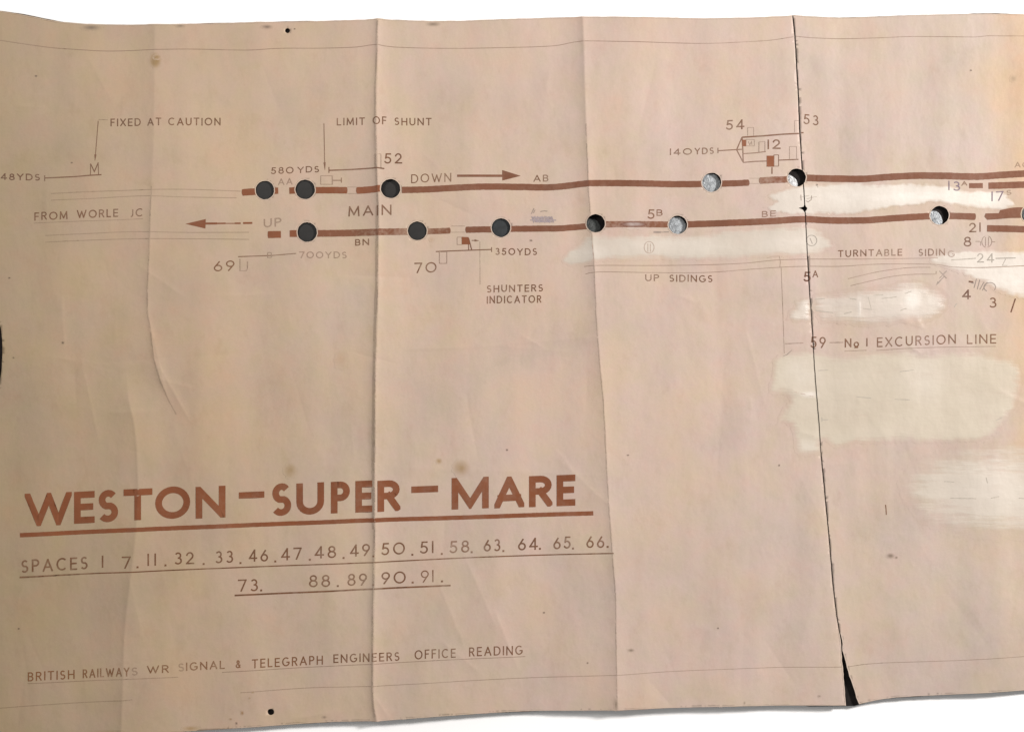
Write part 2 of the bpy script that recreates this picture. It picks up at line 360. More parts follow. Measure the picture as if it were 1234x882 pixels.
def build_paper(outline, holes, seed):
    xs = [p[0] for p in outline]; ys = [p[1] for p in outline]
    x0, x1, y0, y1 = min(xs), max(xs), min(ys), max(ys)
    q = np.random.RandomState(seed)
    gx, gy = np.meshgrid(np.arange(x0, x1, 3.6), np.arange(y0, y1, 3.6))
    gx = gx.ravel()+q.uniform(-.5, .5, gx.size); gy = gy.ravel()+q.uniform(-.5, .5, gy.size)
    px, py = [gx], [gy]
    for F in (F1, F1b, F2, F3):
        a = np.array(F, float)
        for off in (-7, -5, -3.4, -2.2, -1.2, -.4, .4, 1.2, 2.2, 3.4, 5, 7):
            yy = np.arange(a[0, 1], a[-1, 1], 3.2)+q.uniform(-.4, .4); px.append(np.interp(yy, a[:, 1], a[:, 0])+off); py.append(yy)
    for (pa, pb), *_ in CREASES:
        L = math.hypot(pb[0]-pa[0], pb[1]-pa[1]); t = np.arange(-.1, 1.1, 2.6/L)
        nx, ny = -(pb[1]-pa[1])/L, (pb[0]-pa[0])/L
        for off in (-3, -1.5, 0, 1.5, 3):
            px.append(pa[0]+(pb[0]-pa[0])*t+nx*off); py.append(pa[1]+(pb[1]-pa[1])*t+ny*off)
    px = np.concatenate(px); py = np.concatenate(py)
    k = inside(outline, px, py) & on_paper(px, py)
    px, py = px[k], py[k]
    pts = list(outline); edges = [(i, (i+1) % len(outline)) for i in range(len(outline))]
    for h in holes:
        n = len(pts); pts += h; edges += [(n+i, n+(i+1) % len(h)) for i in range(len(h))]
    pts += list(zip(px.tolist(), py.tolist()))
    v, e, f, *_ = cdt(pts, edges, [])
    vx = np.array([a.x for a in v]); vy = np.array([a.y for a in v]); F = np.array(f)
    cx = vx[F].mean(1); cy = vy[F].mean(1)
    ok = inside(outline, cx, cy) & on_paper(cx, cy)
    F = F[ok]
    used = np.unique(F); remap = -np.ones(len(vx), int); remap[used] = np.arange(len(used)); F = remap[F]
    vx, vy = vx[used], vy[used]; z = relief(vx, vy)
    verts = [P(a, b_, c) for a, b_, c in zip(vx.tolist(), vy.tolist(), z.tolist())]
    # faces up
    A = np.array(verts)
    nrm = np.cross(A[F[:, 1]]-A[F[:, 0]], A[F[:, 2]]-A[F[:, 0]])[:, 2]
    F[nrm < 0] = F[nrm < 0][:, ::-1]
    return verts, F.tolist()
sheets = []
for outl, lab, sd in ((OUT_L, 'long left half of the sheet with the title', 1), (OUT_R, 'right half of the sheet beyond the full-height tear', 2)):
    v, f = build_paper(outl, hole_rings if sd == 1 else hole_rings, sd)
    o = link_mesh('paper_sheet', v, f, M['paper'], root); o['label'] = lab
    md = o.modifiers.new('thickness', 'SOLIDIFY'); md.thickness = .0002; md.offset = -1
    sheets.append((v, f))
allv = sheets[0][0]+sheets[1][0]; off = len(sheets[0][0])
allf = sheets[0][1]+[[a+off for a in t] for t in sheets[1][1]]
bvh = BVHTree.FromPolygons(allv, allf)

FOLDS = [(np.array(F_, float), min(q[0] for q in F_), max(q[0] for q in F_), F_[0][1], F_[-1][1]) for F_ in (F1, F1b, F2, F3)]
BOUND = [tear_l, tear_r]+[h+[h[0]] for h in hole_rings]
BB = [(min(p[0] for p in b_), max(p[0] for p in b_), min(p[1] for p in b_), max(p[1] for p in b_)) for b_ in BOUND]
layer = {'n': 0}
def decal(name, polys, mat, lift=.12, pitch=3.5, label=None, cover=None, parent=None, thick=None):
    """print, paint or dirt: a thin skin that follows the paper and stops at its holes and tear"""
    pts, faces, edges = [], [], []
    for p in polys:
        ar = sum(a[0]*b_[1]-b_[0]*a[1] for a, b_ in zip(p, p[1:]+p[:1]))
        if abs(ar) < 1e-3: continue
        if ar < 0: p = p[::-1]
        n = len(pts); pts += p; faces.append(tuple(range(n, n+len(p))))
    xs = [p[0] for p in pts]; ys = [p[1] for p in pts]
    x0, x1, y0, y1 = min(xs), max(xs), min(ys), max(ys)
    cut = False
    for bnd, (a, b_, c, d) in zip(BOUND, BB):
        if a > x1 or b_ < x0 or c > y1 or d < y0: continue
        for (xa, ya), (xb, yb) in zip(bnd, bnd[1:]):
            if max(xa, xb) < x0-1 or min(xa, xb) > x1+1 or max(ya, yb) < y0-1 or min(ya, yb) > y1+1: continue
            n = len(pts); pts += [(xa, ya), (xb, yb)]; edges.append((n, n+1)); cut = True
    if (x1-x0) > pitch and (y1-y0) > pitch:
        gx, gy = np.meshgrid(np.arange(x0+pitch/2, x1, pitch), np.arange(y0+pitch/2, y1, pitch)); gx = gx.ravel(); gy = gy.ravel()
        gx = gx+nr.uniform(-.3, .3, gx.size); gy = gy+nr.uniform(-.3, .3, gy.size)
        keep = np.zeros(gx.shape, bool)
        for p in polys:
            bx = [q[0] for q in p]; by = [q[1] for q in p]
            s_ = (gx > min(bx)) & (gx < max(bx)) & (gy > min(by)) & (gy < max(by)) & ~keep
            if s_.any():
                i_ = np.where(s_)[0]; keep[i_[inside(p, gx[i_], gy[i_])]] = True
        pts += list(zip(gx[keep].tolist(), gy[keep].tolist()))
    for a_, xl, xh, yl, yh in FOLDS:      # extra points along the sharp folds
        if xl > x1+3 or xh < x0-3 or yl > y1 or yh < y0: continue
        yy = np.arange(max(y0, yl)+.4, min(y1, yh), 1.3)
        for o_ in (-2, -.9, 0, .9, 2):
            xx = np.interp(yy, a_[:, 1], a_[:, 0])+o_; keep = np.zeros(xx.shape, bool)
            for p in polys: keep |= inside(p, xx, yy)
            pts += list(zip(xx[keep].tolist(), yy[keep].tolist()))
    v, e, f, ov, oe, of = cdt(pts, edges, faces)
    vx = np.array([a.x for a in v]); vy = np.array([a.y for a in v]); F = np.array(f)
    cx = vx[F].mean(1); cy = vy[F].mean(1)
    ins = np.zeros(len(F), bool)
    for p in polys:
        bx = [q[0] for q in p]; by = [q[1] for q in p]
        i_ = np.where((cx > min(bx)) & (cx < max(bx)) & (cy > min(by)) & (cy < max(by)) & ~ins)[0]
        if len(i_): ins[i_[inside(p, cx[i_], cy[i_])]] = True
    ar_ = np.abs((vx[F[:, 1]]-vx[F[:, 0]])*(vy[F[:, 2]]-vy[F[:, 0]])-(vx[F[:, 2]]-vx[F[:, 0]])*(vy[F[:, 1]]-vy[F[:, 0]]))
    ins &= ar_ > 1e-5
    F = F[ins]
    if not len(F): return None
    cx = vx[F].mean(1); cy = vy[F].mean(1)
    if cut or y0 < 32 or y1 > 825 or x1 > 950: F = F[on_paper(cx, cy)]
    if not len(F): return None
    used = np.unique(F); remap = -np.ones(len(vx), int); remap[used] = np.arange(len(used)); F = remap[F]
    vx, vy = vx[used], vy[used]
    layer['n'] += 1
    lf = lift+(layer['n'] % 7)*.006
    verts = []
    zz = relief(vx, vy)
    for a, b_, z in zip(vx.tolist(), vy.tolist(), zz.tolist()):
        X, Y, _ = P(a, b_); hit = bvh.ray_cast(Vector((X, Y, .1)), Vector((0, 0, -1)))
        zz_ = hit[0].z/S if hit[0] is not None and abs(hit[0].z/S-z) < 1.5 else z
        verts.append((X, Y, (zz_+lf)*S))
    A = np.array(verts); nrm = np.cross(A[F[:, 1]]-A[F[:, 0]], A[F[:, 2]]-A[F[:, 0]])[:, 2]
    F[nrm < 0] = F[nrm < 0][:, ::-1]
    o = link_mesh(name, verts, F.tolist(), M[mat], parent or root)
    at = o.data.attributes.new('cover', 'FLOAT', 'POINT')
    at.data.foreach_set('value', np.ones(len(verts)) if cover is None else cover(vx, vy))
    if thick is not None:
        at = o.data.attributes.new('thick', 'FLOAT', 'POINT'); at.data.foreach_set('value', thick(vx, vy))
    if label: o['label'] = label
    return o

# strokes -------------------------------------------------------------
def resample(pts, step=3.5):
    out = [pts[0]]
    for a, b_ in zip(pts, pts[1:]):
        L = math.hypot(b_[0]-a[0], b_[1]-a[1]); n = max(1, int(math.ceil(L/step)))
        out += [(a[0]+(b_[0]-a[0])*i/n, a[1]+(b_[1]-a[1])*i/n) for i in range(1, n+1)]
    return out
def smooth_line(pts, step=6):
    """Catmull-Rom through the measured points"""
    if len(pts) < 3: return pts
    q = [pts[0]]+list(pts)+[pts[-1]]; out = []
    for i in range(1, len(q)-2):
        p0, p1, p2, p3 = q[i-1], q[i], q[i+1], q[i+2]
        n = max(1, int(math.hypot(p2[0]-p1[0], p2[1]-p1[1])/step))
        for k in range(n):
            t = k/n
            out.append(tuple(.5*((2*p1[j])+(-p0[j]+p2[j])*t+(2*p0[j]-5*p1[j]+4*p2[j]-p3[j])*t*t+(-p0[j]+3*p1[j]-3*p2[j]+p3[j])*t**3) for j in (0, 1)))
    out.append(pts[-1]); return out
def strip(pts, w, w1=None, ext=0., closed=False, jit=0., wf=None, lim=2.6):
    """quads along a polyline"""
    p = [pts[0]]
    for a in pts[1:]:
        if math.hypot(a[0]-p[-1][0], a[1]-p[-1][1]) > 1e-4: p.append(a)
    if len(p) < 2: return []
    if ext and not closed:
        a, b_ = p[0], p[1]; L = math.hypot(b_[0]-a[0], b_[1]-a[1]); p[0] = (a[0]-(b_[0]-a[0])/L*ext, a[1]-(b_[1]-a[1])/L*ext)
        a, b_ = p[-1], p[-2]; L = math.hypot(b_[0]-a[0], b_[1]-a[1]); p[-1] = (a[0]-(b_[0]-a[0])/L*ext, a[1]-(b_[1]-a[1])/L*ext)
    n = len(p); Lr, Rr = [], []
    for i in range(n):
        if closed: a, c = p[(i-1) % n], p[(i+1) % n]
        else: a, c = p[max(i-1, 0)], p[min(i+1, n-1)]
        b_ = p[i]
        d1 = (b_[0]-a[0], b_[1]-a[1]); d2 = (c[0]-b_[0], c[1]-b_[1])
        l1 = math.hypot(*d1) or 1; l2 = math.hypot(*d2) or 1
        if b_ == a: d1, l1 = d2, l2
        if b_ == c: d2, l2 = d1, l1
        n1 = (-d1[1]/l1, d1[0]/l1); n2 = (-d2[1]/l2, d2[0]/l2)
        mx, my = n1[0]+n2[0], n1[1]+n2[1]; ml = math.hypot(mx, my)
        if ml < .2: mx, my, k = n1[0], n1[1], 1
        else:
            mx /= ml; my /= ml; k = min(1/(mx*n1[0]+my*n1[1]), lim)
        t = i/(n-1); hw = (w+((w1 if w1 is not None else w)-w)*t)/2
        if wf: hw *= wf(t)
        ja, jb = (rng.uniform(-jit, jit), rng.uniform(-jit, jit)) if jit else (0, 0)
        Lr.append((b_[0]+mx*k*(hw+ja), b_[1]+my*k*(hw+ja))); Rr.append((b_[0]-mx*k*(hw+jb), b_[1]-my*k*(hw+jb)))
    q = []
    for i in range(n if closed else n-1):
        j = (i+1) % n; q.append([Lr[i], Lr[j], Rr[j], Rr[i]])
    return q
def line_polys(pts, w, w1=None, step=3.5, jit=0., sm_=True):
    return strip(resample(smooth_line(pts) if sm_ else pts, step), w, w1, jit=jit)
def clip_box(poly, x0, y0, x1, y1):
    for ax, lim, sg in ((0, x0, 1), (0, x1, -1), (1, y0, 1), (1, y1, -1)):
        out = []
        for i, a in enumerate(poly):
            b_ = poly[(i+1) % len(poly)]
            ia, ib = sg*(a[ax]-lim) >= 0, sg*(b_[ax]-lim) >= 0
            if ia: out.append(a)
            if ia != ib:
                t = (lim-a[ax])/(b_[ax]-a[ax]); out.append((a[0]+(b_[0]-a[0])*t, a[1]+(b_[1]-a[1])*t))
        poly = out
        if len(poly) < 3: return None
    return poly

def arc(cx, cy, rx, ry, a0, a1, n=12):
    return [(cx+rx*math.cos(math.radians(a0+(a1-a0)*i/n)), cy+ry*math.sin(math.radians(a0+(a1-a0)*i/n))) for i in range(n+1)]
# drawn alphabet: unit height, y up; (width, [strokes], extend ends?)
G = {
 'A': (.85, [[(0, 0), (.5, 1)], [(.5, 1), (1, 0)], [(.19, .33), (.81, .33)]]),
 'B': (.60, [[(0, 0), (0, 1)], [(0, 1), (.5, 1)]+arc(.5, .76, .42, .24, 90, -90, 8)[1:]+[(0, .52)], [(0, .52), (.5, .52)]+arc(.55, .26, .45, .26, 90, -90, 8)+[(0, 0)]]),
 'C': (.85, [arc(.56, .5, .56, .5, 48, 312, 20)]),
 'D': (.80, [[(0, 0), (0, 1)], [(0, 1), (.4, 1)]+arc(.42, .5, .58, .5, 90, -90, 14)+[(0, 0)]]),
 'E': (.55, [[(0, 0), (0, 1)], [(0, 1), (1, 1)], [(0, .52), (.9, .52)], [(0, 0), (1, 0)]]),
 'F': (.52, [[(0, 0), (0, 1)], [(0, 1), (1, 1)], [(0, .52), (.85, .52)]]),
 'G': (.88, [arc(.53, .5, .53, .5, 48, 340, 20), [(.6, .44), (1, .44), (1, .2)]]),
 'H': (.72, [[(0, 0), (0, 1)], [(1, 0), (1, 1)], [(0, .52), (1, .52)]]),
 'I': (0, [[(.5, 0), (.5, 1)]]),
 'J': (.30, [[(1, 1), (1, .25)]+arc(.2, .22, .8, .22, 0, -90, 6)]),
 'K': (.6, [[(0, 0), (0, 1)], [(1, 1), (0, .4)], [(.3, .6), (1, 0)]]),
 'L': (.50, [[(0, 1), (0, 0)], [(0, 0), (1, 0)]]),
 'M': (.92, [[(0, 0), (.06, 1)], [(.06, 1), (.5, .12)], [(.5, .12), (.94, 1)], [(.94, 1), (1, 0)]]),
 'N': (.78, [[(0, 0), (0, 1)], [(0, 1), (1, 0)], [(1, 0), (1, 1)]]),
 'O': (1.0, [arc(.5, .5, .5, .5, 0, 360, 30)]),
 'o': (.6, [arc(.5, .28, .5, .28, 0, 360, 16), [(.05, -.12), (.95, -.12)]]),
 'P': (.58, [[(0, 0), (0, 1)], [(0, 1), (.5, 1)]+arc(.5, .74, .5, .26, 90, -90, 10)[1:]+[(0, .48)]]),
 'R': (.62, [[(0, 0), (0, 1)], [(0, 1), (.5, 1)]+arc(.5, .75, .45, .25, 90, -90, 10)[1:]+[(0, .5)], [(.48, .5), (1, 0)]]),
 'S': (.56, [arc(.5, .745, .44, .255, 35, 250, 12)+arc(.47, .26, .5, .26, 68, -145, 14)]),
 'T': (.68, [[(0, 1), (1, 1)], [(.5, 1), (.5, 0)]]),
 'U': (.72, [[(0, 1), (0, .38)]+arc(.5, .38, .5, .38, 180, 360, 12)+[(1, 1)]]),
 'V': (.8, [[(0, 1), (.5, 0)], [(.5, 0), (1, 1)]]),
 'W': (1.25, [[(0, 1), (.27, 0)], [(.27, 0), (.5, .85)], [(.5, .85), (.73, 0)], [(.73, 0), (1, 1)]]),
 'X': (.72, [[(0, 0), (1, 1)], [(0, 1), (1, 0)]]),
 'Y': (.78, [[(0, 1), (.5, .48)], [(1, 1), (.5, .48)], [(.5, .48), (.5, 0)]]),
 '&': (.7, [[(1, 0), (.25, .72)]+arc(.45, .8, .25, .2, 200, -30, 10)+[(.62, .6), (.15, .42)]+arc(.38, .24, .38, .24, 150, 350, 10)+[(1, .45)]]),
 '0': (.95, [arc(.5, .5, .5, .5, 0, 360, 28)]),
 '1': (0, [[(.5, 0), (.5, 1)]]),
 '2': (.62, [arc(.46, .70, .44, .30, 165, -30, 12)+[(.0, 0)], [(0, 0), (1, 0)]]),
 '3': (.58, [arc(.44, .76, .40, .24, 150, -80, 10), [(.40, .53), (.52, .53)]+arc(.44, .27, .50, .27, 78, -150, 13)]),
 '4': (.70, [[(.72, 0), (.72, 1)], [(.72, 1), (0, .25)], [(0, .25), (1, .25)]]),
 '5': (.60, [[(.9, 1), (.22, 1)], [(.22, 1), (.12, .54)], arc(.42, .31, .52, .31, 125, -145, 14)]),
 '6': (.62, [[(.72, 1), (.10, .45)], arc(.5, .29, .5, .29, 0, 360, 20)]),
 '7': (.64, [[(0, 1), (1, 1)], [(1, 1), (.35, 0)]]),
 '8': (.62, [arc(.5, .77, .40, .23, 0, 360, 18), arc(.5, .27, .5, .27, 0, 360, 20)]),
 '9': (.62, [[(.28, 0), (.90, .55)], arc(.5, .71, .5, .29, 0, 360, 20)]),
}
NOEXT = set('CGSO0368o&J')
def glyph_polys(ch, x0, x1, yb, h, sw, slope=0.):
    """ink outlines of one character filling the box x0..x1 above baseline yb"""
    gw, strokes = G[ch]; hw = sw/2; W = x1-x0; out = []
    for st in strokes:
        closed = st[0] != st[-1] and False
        loop = len(st) > 8 and math.hypot(st[0][0]-st[-1][0], st[0][1]-st[-1][1]) < 1e-6
        pts = [(hw+p[0]*(W-sw), hw+p[1]*(h-sw)) for p in st]
        if loop: q = strip(pts[:-1], sw, closed=True)
        else: q = strip(pts, sw, ext=0 if ch in NOEXT else (hw*1.6 if ch in ('A!', 'W!') else hw), lim=6 if '!' in ch else 2.6)
        for poly in q:
            if ch != 'o': poly = clip_box(poly, 0, 0, W, h)
            if not poly: continue
            out.append([(x0+a, yb-b_+slope*a) for a, b_ in poly])
    return out
def text_polys(s, x0, x1, y0, y1, h, sw, h1=None):
    """s fitted between x0 and x1 on a baseline running from y0 to y1"""
    unit = h; widths = []; tot = 0; items = []
    gap = .30
    for i, ch in enumerate(s):
        if ch == ' ': tot += .95; items.append((ch, .95)); continue
        if ch == '.': w_ = .12
        else: w_ = G[ch][0]*.9+sw/h
        items.append((ch, w_)); tot += w_+(gap if i < len(s)-1 and s[i+1] != ' ' else 0)
    k = (x1-x0)/tot; x = x0; out = []
    sl = (y1-y0)/max(x1-x0, 1)
    for i, (ch, w_) in enumerate(items):
        if ch != ' ':
            hh = h if h1 is None else h+(h1-h)*(x-x0)/(x1-x0)
            yb = y0+sl*(x-x0)
            if ch == '.': out += [[(x-.8, yb), (x+.8, yb), (x+.8, yb-1.8), (x-.8, yb-1.8)]]
            else: out += glyph_polys(ch, x, x+max(w_*k, sw), yb+rng.uniform(-.25, .25), hh, sw, sl)
            x += (w_+(gap if i < len(s)-1 and s[i+1] != ' ' else 0))*k
        else: x += w_*k
    return out
def text(s, x0, x1, y0, y1, h, sw, mat='text', h1=None, label=None, name='lettering'):
    return decal(name, text_polys(s, x0, x1, y0, y1, h, sw, h1), mat, .16, label=label or 'lettering reading '+s)
def line(pts, w, mat='line', w1=None, name='ruled_line', sm_=True, jit=0., label=None, lift=.13):
    return decal(name, line_polys(pts, w, w1, sm_=sm_, jit=jit), mat, lift, label=label)
def rect(x0, y0, x1, y1, sh=0): return [[(x0, y0), (x1, y0+sh), (x1, y1+sh), (x0, y1)]]
def box(x0, y0, x1, y1, w=.7, sh=0, sides='tlrb'):
    q = []
    if 't' in sides: q += strip([(x0, y0), (x1, y0+sh)], w)
    if 'b' in sides: q += strip([(x0, y1), (x1, y1+sh)], w)
    if 'l' in sides: q += strip([(x0, y0), (x0, y1)], w)
    if 'r' in sides: q += strip([(x1, y0+sh), (x1, y1+sh)], w)
    return q

# ------------------------------------------------------------------ what lies under the paper
def tag(o, label, cat, group=None, kind=None):
    if label: o['label'] = label
    if cat: o['category'] = cat
    if group: o['group'] = group
    if kind: o['kind'] = kind
    return o
t = link_mesh('table_surface', [(-3, -3, 0), (3, -3, 0), (3, 3, 0), (-3, 3, 0)], [(0, 1, 2, 3)], M['table'], smooth=False)
tag(t, None, None, kind='structure')

# backing board: same outline as the chart, showing a hair beyond its edges
r2 = random.Random(21)
btop = []
for x in range(-8, 1300, 6):
    y = interp(TOP_L if x < 956 else TOP_R, x)
    k = .5+.5*math.sin(x/23.)*math.sin(x/61.+.7)
    if 380 < x < 430 or 490 < x < 570: k *= .3
    if x > 700: k = max(k, .55)
    btop.append((x, y-.25-1.1*k-r2.uniform(0, .25)))
bbot = []
for x in range(1300, -8, -6):
    y = interp(BOT_L, x) if x < 1019 else (interp(BOT_R, x) if x > 1035 else 849.4)
    k = .5+.5*math.sin(x/31.+1)*math.sin(x/47.)
    bbot.append((x, y+.1+.9*k+r2.uniform(0, .25)+(1.0 if 975 < x < 1045 else 0)))  # dark lower rim stands in for the sheet's shadow, wider below the tear
bo = btop+bbot+[(-12, 898)]
n = len(bo)
vz = [P(x, y, 6.0) for x, y in bo]+[P(x, y, 0.0) for x, y in bo]
fc = [tuple(range(n))[::-1]]+[(i, (i+1) % n, n+(i+1) % n, n+i) for i in range(n)]
bd = link_mesh('backing_board', vz, fc, M['board'], smooth=False)
import bmesh
def fixn(o):
    b_ = bmesh.new(); b_.from_mesh(o.data); bmesh.ops.recalc_face_normals(b_, faces=b_.faces); b_.to_mesh(o.data); b_.free()
fixn(bd)
tag(bd, 'thin black backing board lying under the diagram, seen black through the tear', 'board')

def disc(cx, cy, r, mat, label, squash=1., ang=0., crumple=0., z=6.0, hgt=1.6, group=None, name='indicator_disc', seed=1):
    q = random.Random(seed); verts, faces = [], []; hgt = max(.5, hgt-2.0)
    nr_, ns = (9, 30); x_, y_, _ = P(cx, cy)
    def pt(rr, a, zz):
        u, v_ = rr*math.cos(a), rr*squash*math.sin(a)
        return ((u*math.cos(ang)-v_*math.sin(ang))*S, (u*math.sin(ang)+v_*math.cos(ang))*S, zz*S)
    verts.append((0, 0, (hgt+.5)*S))
    for i in range(1, nr_+1):
        f_ = i/nr_
        for j in range(ns):
            a = 2*math.pi*(j+(i % 2)*.5)/ns
            zz = hgt+.5*(1-f_*f_)+q.uniform(-1, 1)*crumple*(.4 if i == nr_ else 1)
            verts.append(pt(r*f_+(q.uniform(-.25, .25) if i == nr_ else 0), a, zz))
    for j in range(ns): verts.append(pt(r, 2*math.pi*(j+(nr_ % 2)*.5)/ns, 0))
    for j in range(ns): faces.append((0, 1+j, 1+(j+1) % ns))
    for i in range(nr_):
        for j in range(ns):
            a, b_ = 1+i*ns+j, 1+i*ns+(j+1) % ns; c, d = a+ns, b_+ns
            if i == nr_-1: faces.append((a, c, d, b_)); continue
            if i % 2 == 0: faces += [(a, c, b_), (b_, c, d)] if False else [(a, c, d), (a, d, b_)]
            else: faces += [(a, c, b_), (b_, c, d)]
    faces.append(tuple(range(1+nr_*ns, 1+(nr_+1)*ns))[::-1])
    o = link_mesh(name, verts, faces, M[mat], smooth=crumple == 0); fixn(o)
    o.location = (x_, y_, z*S); tag(o, label, 'disc', group)
    return o
GR = 'indicator discs behind the punched holes'
disc(319, 229.5, 14.2, 'dark_disc', 'dark grey disc behind the leftmost hole of the upper line, left of letters AA', seed=1, group=GR, hgt=3.4)
disc(368, 229, 14.5, 'dark_disc', 'dark grey disc behind the hole of the upper line, right of letters AA', seed=2, group=GR, hgt=3.4)
disc(471, 228, 14.5, 'dark_disc', 'dark grey disc behind the hole of the upper line beside the word DOWN', seed=3, group=GR, hgt=3.4)
disc(370, 280.3, 14.5, 'dark_disc', 'dark grey disc behind the hole of the lower line, right of the word UP', seed=4, group=GR, hgt=3.4)
disc(503, 278.7, 14.2, 'dark_disc', 'dark grey disc behind the hole of the lower line, above number 70', seed=5, group=GR, hgt=3.4)
disc(604, 275, 14, 'blue_disc', 'slate grey disc behind the hole of the lower line, above 350YDS', seed=6, group=GR, hgt=3.0)
disc(711.5, 275.5, 12.2, 'foil_dull', 'dull grey disc half filling the hole of the lower line left of 5B', seed=7, group=GR, crumple=.12, hgt=1.2)
disc(815.2, 272.8, 11.4, 'foil', 'crumpled silver disc nearly filling the hole of the lower line under 5B', seed=8, group=GR, crumple=.2, hgt=3.4)
disc(856.4, 221.4, 11.9, 'foil', 'crumpled silver disc nearly filling the hole of the upper line under 140YDS', seed=9, group=GR, crumple=.2, hgt=3.4)
disc(950.8, 221.5, 11.4, 'foil_bright', 'bright crumpled silver disc low in the half-black hole on the tear', seed=10, group=GR, crumple=.3, hgt=2.8, squash=.9, ang=-.8)
disc(1128.0, 264.2, 10.8, 'foil', 'silver oval disc in the black crescent hole left of number 21', seed=11, group=GR, crumple=.25, hgt=2.6, squash=.74, ang=-1.1)
disc(1241, 260, 12.5, 'foil_dull', 'grey disc in the hole cut off by the right edge of the photo', seed=12, group=GR, crumple=.2, hgt=2.0)

# ------------------------------------------------------------------ correction fluid
def patch(poly, mat, soft, label, amp=1.5, lift=.06, thick=()):
    poly = ragged(poly+[poly[0]], 3.2, amp, len(poly)*7+int(poly[0][0]))[:-1]
    pa = np.array(poly); pb = np.roll(pa, -1, 0)
    def cover(vx, vy):
        d = np.full(len(vx), 1e9)
        for a, b_ in zip(pa, pb):
            ab = b_-a; L2 = (ab**2).sum() or 1e-9
            t_ = np.clip(((vx-a[0])*ab[0]+(vy-a[1])*ab[1])/L2, 0, 1)
            d = np.minimum(d, np.hypot(vx-a[0]-t_*ab[0], vy-a[1]-t_*ab[1]))
        return np.clip(d/soft, 0, 1)
    def thick_glint_f(vx, vy):
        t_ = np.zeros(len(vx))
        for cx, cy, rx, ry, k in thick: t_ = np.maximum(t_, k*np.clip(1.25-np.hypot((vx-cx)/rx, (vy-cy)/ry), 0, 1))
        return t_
    return decal('correction_fluid_patch', [poly], mat, lift, 2.4 if thick else 3.2, label, cover, thick=thick_glint_f)
P1 = [(921, 238), (929, 232), (938, 230), (950, 226), (963, 222.6), (985, 221), (1000, 219.5), (1012, 219), (1024.7, 217.8), (1039, 218), (1048, 221.5), (1085, 220.5), (1121, 221), (1142, 222.8), (1162, 229), (1172, 229.5), (1183, 228.2), (1192, 229),
      (1206, 229.5), (1214, 233), (1219, 239), (1226, 248), (1219, 251), (1205, 254), (1183, 253), (1156.6, 249.6), (1136, 245.5), (1124.5, 244.4), (1103, 247.8), (1082, 249.2), (1060, 254), (1040, 256.5), (1014, 259), (990, 259), (975, 260), (950, 259), (933, 256), (918, 250), (930, 247), (936, 243)]
P2 = [(676, 314), (679, 308), (685, 301), (695, 296), (701, 290), (706, 283), (713, 281), (744, 281), (770, 281.5), (791, 282), (818, 282), (845, 280), (870, 277), (900, 276), (935, 273), (968, 271.5), (980, 273.5), (992, 279), (999, 286), (1006, 297),
      (1000, 302), (988, 306), (972.6, 309.6), (948, 310), (922.7, 311), (900, 313), (850, 314), (800, 314), (760, 314.5), (725, 315.5), (705, 319), (690, 322), (678, 318)]
P3 = [(1119, 309), (1135, 306), (1148, 303.4), (1165.5, 302), (1190, 301), (1234, 300), (1250, 300), (1250, 362), (1232, 360), (1217, 357.7), (1201, 352.4), (1193, 345), (1180, 338.5), (1165.5, 332.8), (1146, 326.4), (1128, 321), (1119, 316)]
P4 = [(1003, 351), (1009, 347.5), (1036, 346.4), (1064, 343.5), (1085, 338.5), (1103, 337), (1121, 342), (1137, 349), (1145, 358), (1143, 372), (1132, 383), (1119, 388), (1108.5, 391.7), (1095, 389), (1080, 391.4), (1050, 395), (1014, 391), (986, 389), (979.5, 375), (978.5, 356), (990, 352)]
P4b = [(957, 362), (965, 360), (976, 357), (978, 372), (979, 389), (962, 389.5), (946, 386), (949, 377), (955, 371)]
P5 = [(930, 436), (937, 427), (950, 424), (973.5, 420.8), (1000, 424), (1022.5, 426), (1060, 422), (1090.5, 419.8), (1112, 425), (1135, 420.8), (1172, 420.8), (1200, 427), (1222, 430), (1232, 436), (1232, 468), (1224, 492), (1213, 508), (1199, 526), (1180, 531), (1158.6, 533),
      (1120, 534), (1090.5, 533.4), (1050, 535), (1028, 535), (1009, 541), (998, 534), (990, 532), (989.5, 549.7), (962.6, 550.4), (957, 541.5), (953, 514), (945, 509), (934, 512), (940, 497), (943, 490), (952, 484), (948, 477), (925, 475), (929, 455)]
P6 = [(1080, 582), (1096, 558), (1125, 545), (1161, 537), (1200, 532), (1290, 530), (1290, 652), (1200, 652), (1150, 647), (1110, 632), (1088, 606)]
patch(P1, 'fluid', 6, 'white band of correction fluid between the two running lines', thick=((1110, 236, 90, 16, 1.), (1020, 236, 50, 14, .7), (1190, 240, 36, 12, .9)))
patch(P2, 'fluidc', 10, 'long cream band of fluid under the lower running line', thick=((800, 296, 90, 12, .35), (950, 292, 50, 14, .45), (715, 304, 30, 12, .4)))
patch(P3, 'fluid', 9, 'white wedge of fluid at the right edge below number 8', lift=.08, thick=((1220, 335, 40, 30, .8), (1180, 322, 30, 10, .4)))
patch(P4, 'fluidt', 15, 'thin glossy oval patch of fluid above EXCURSION LINE', thick=((1099, 362, 22, 26, 1.), (1122, 362, 18, 22, .75), (1078, 366, 24, 18, .55), (1035.5, 372, 3.4, 26, .95), (1108, 386, 8, 5, .9)))  # bright spots and the narrow streak are glare, painted as white fluid
patch(P4b, 'fluidt', 10, 'small glossy patch of fluid left of the tear', thick=((972, 372, 7, 18, .9), (962, 382, 10, 6, .5)))  # white spots are glints put into the fluid colour
patch(P5, 'fluidg', 13, 'large yellowed patch of fluid below EXCURSION LINE', thick=((975, 475, 12, 4, .9), (972, 540, 16, 12, .4), (1110, 424, 24, 5, .6), (1110, 455, 30, 30, .25), (965, 450, 26, 26, .3)))  # small bright spots include painted glints
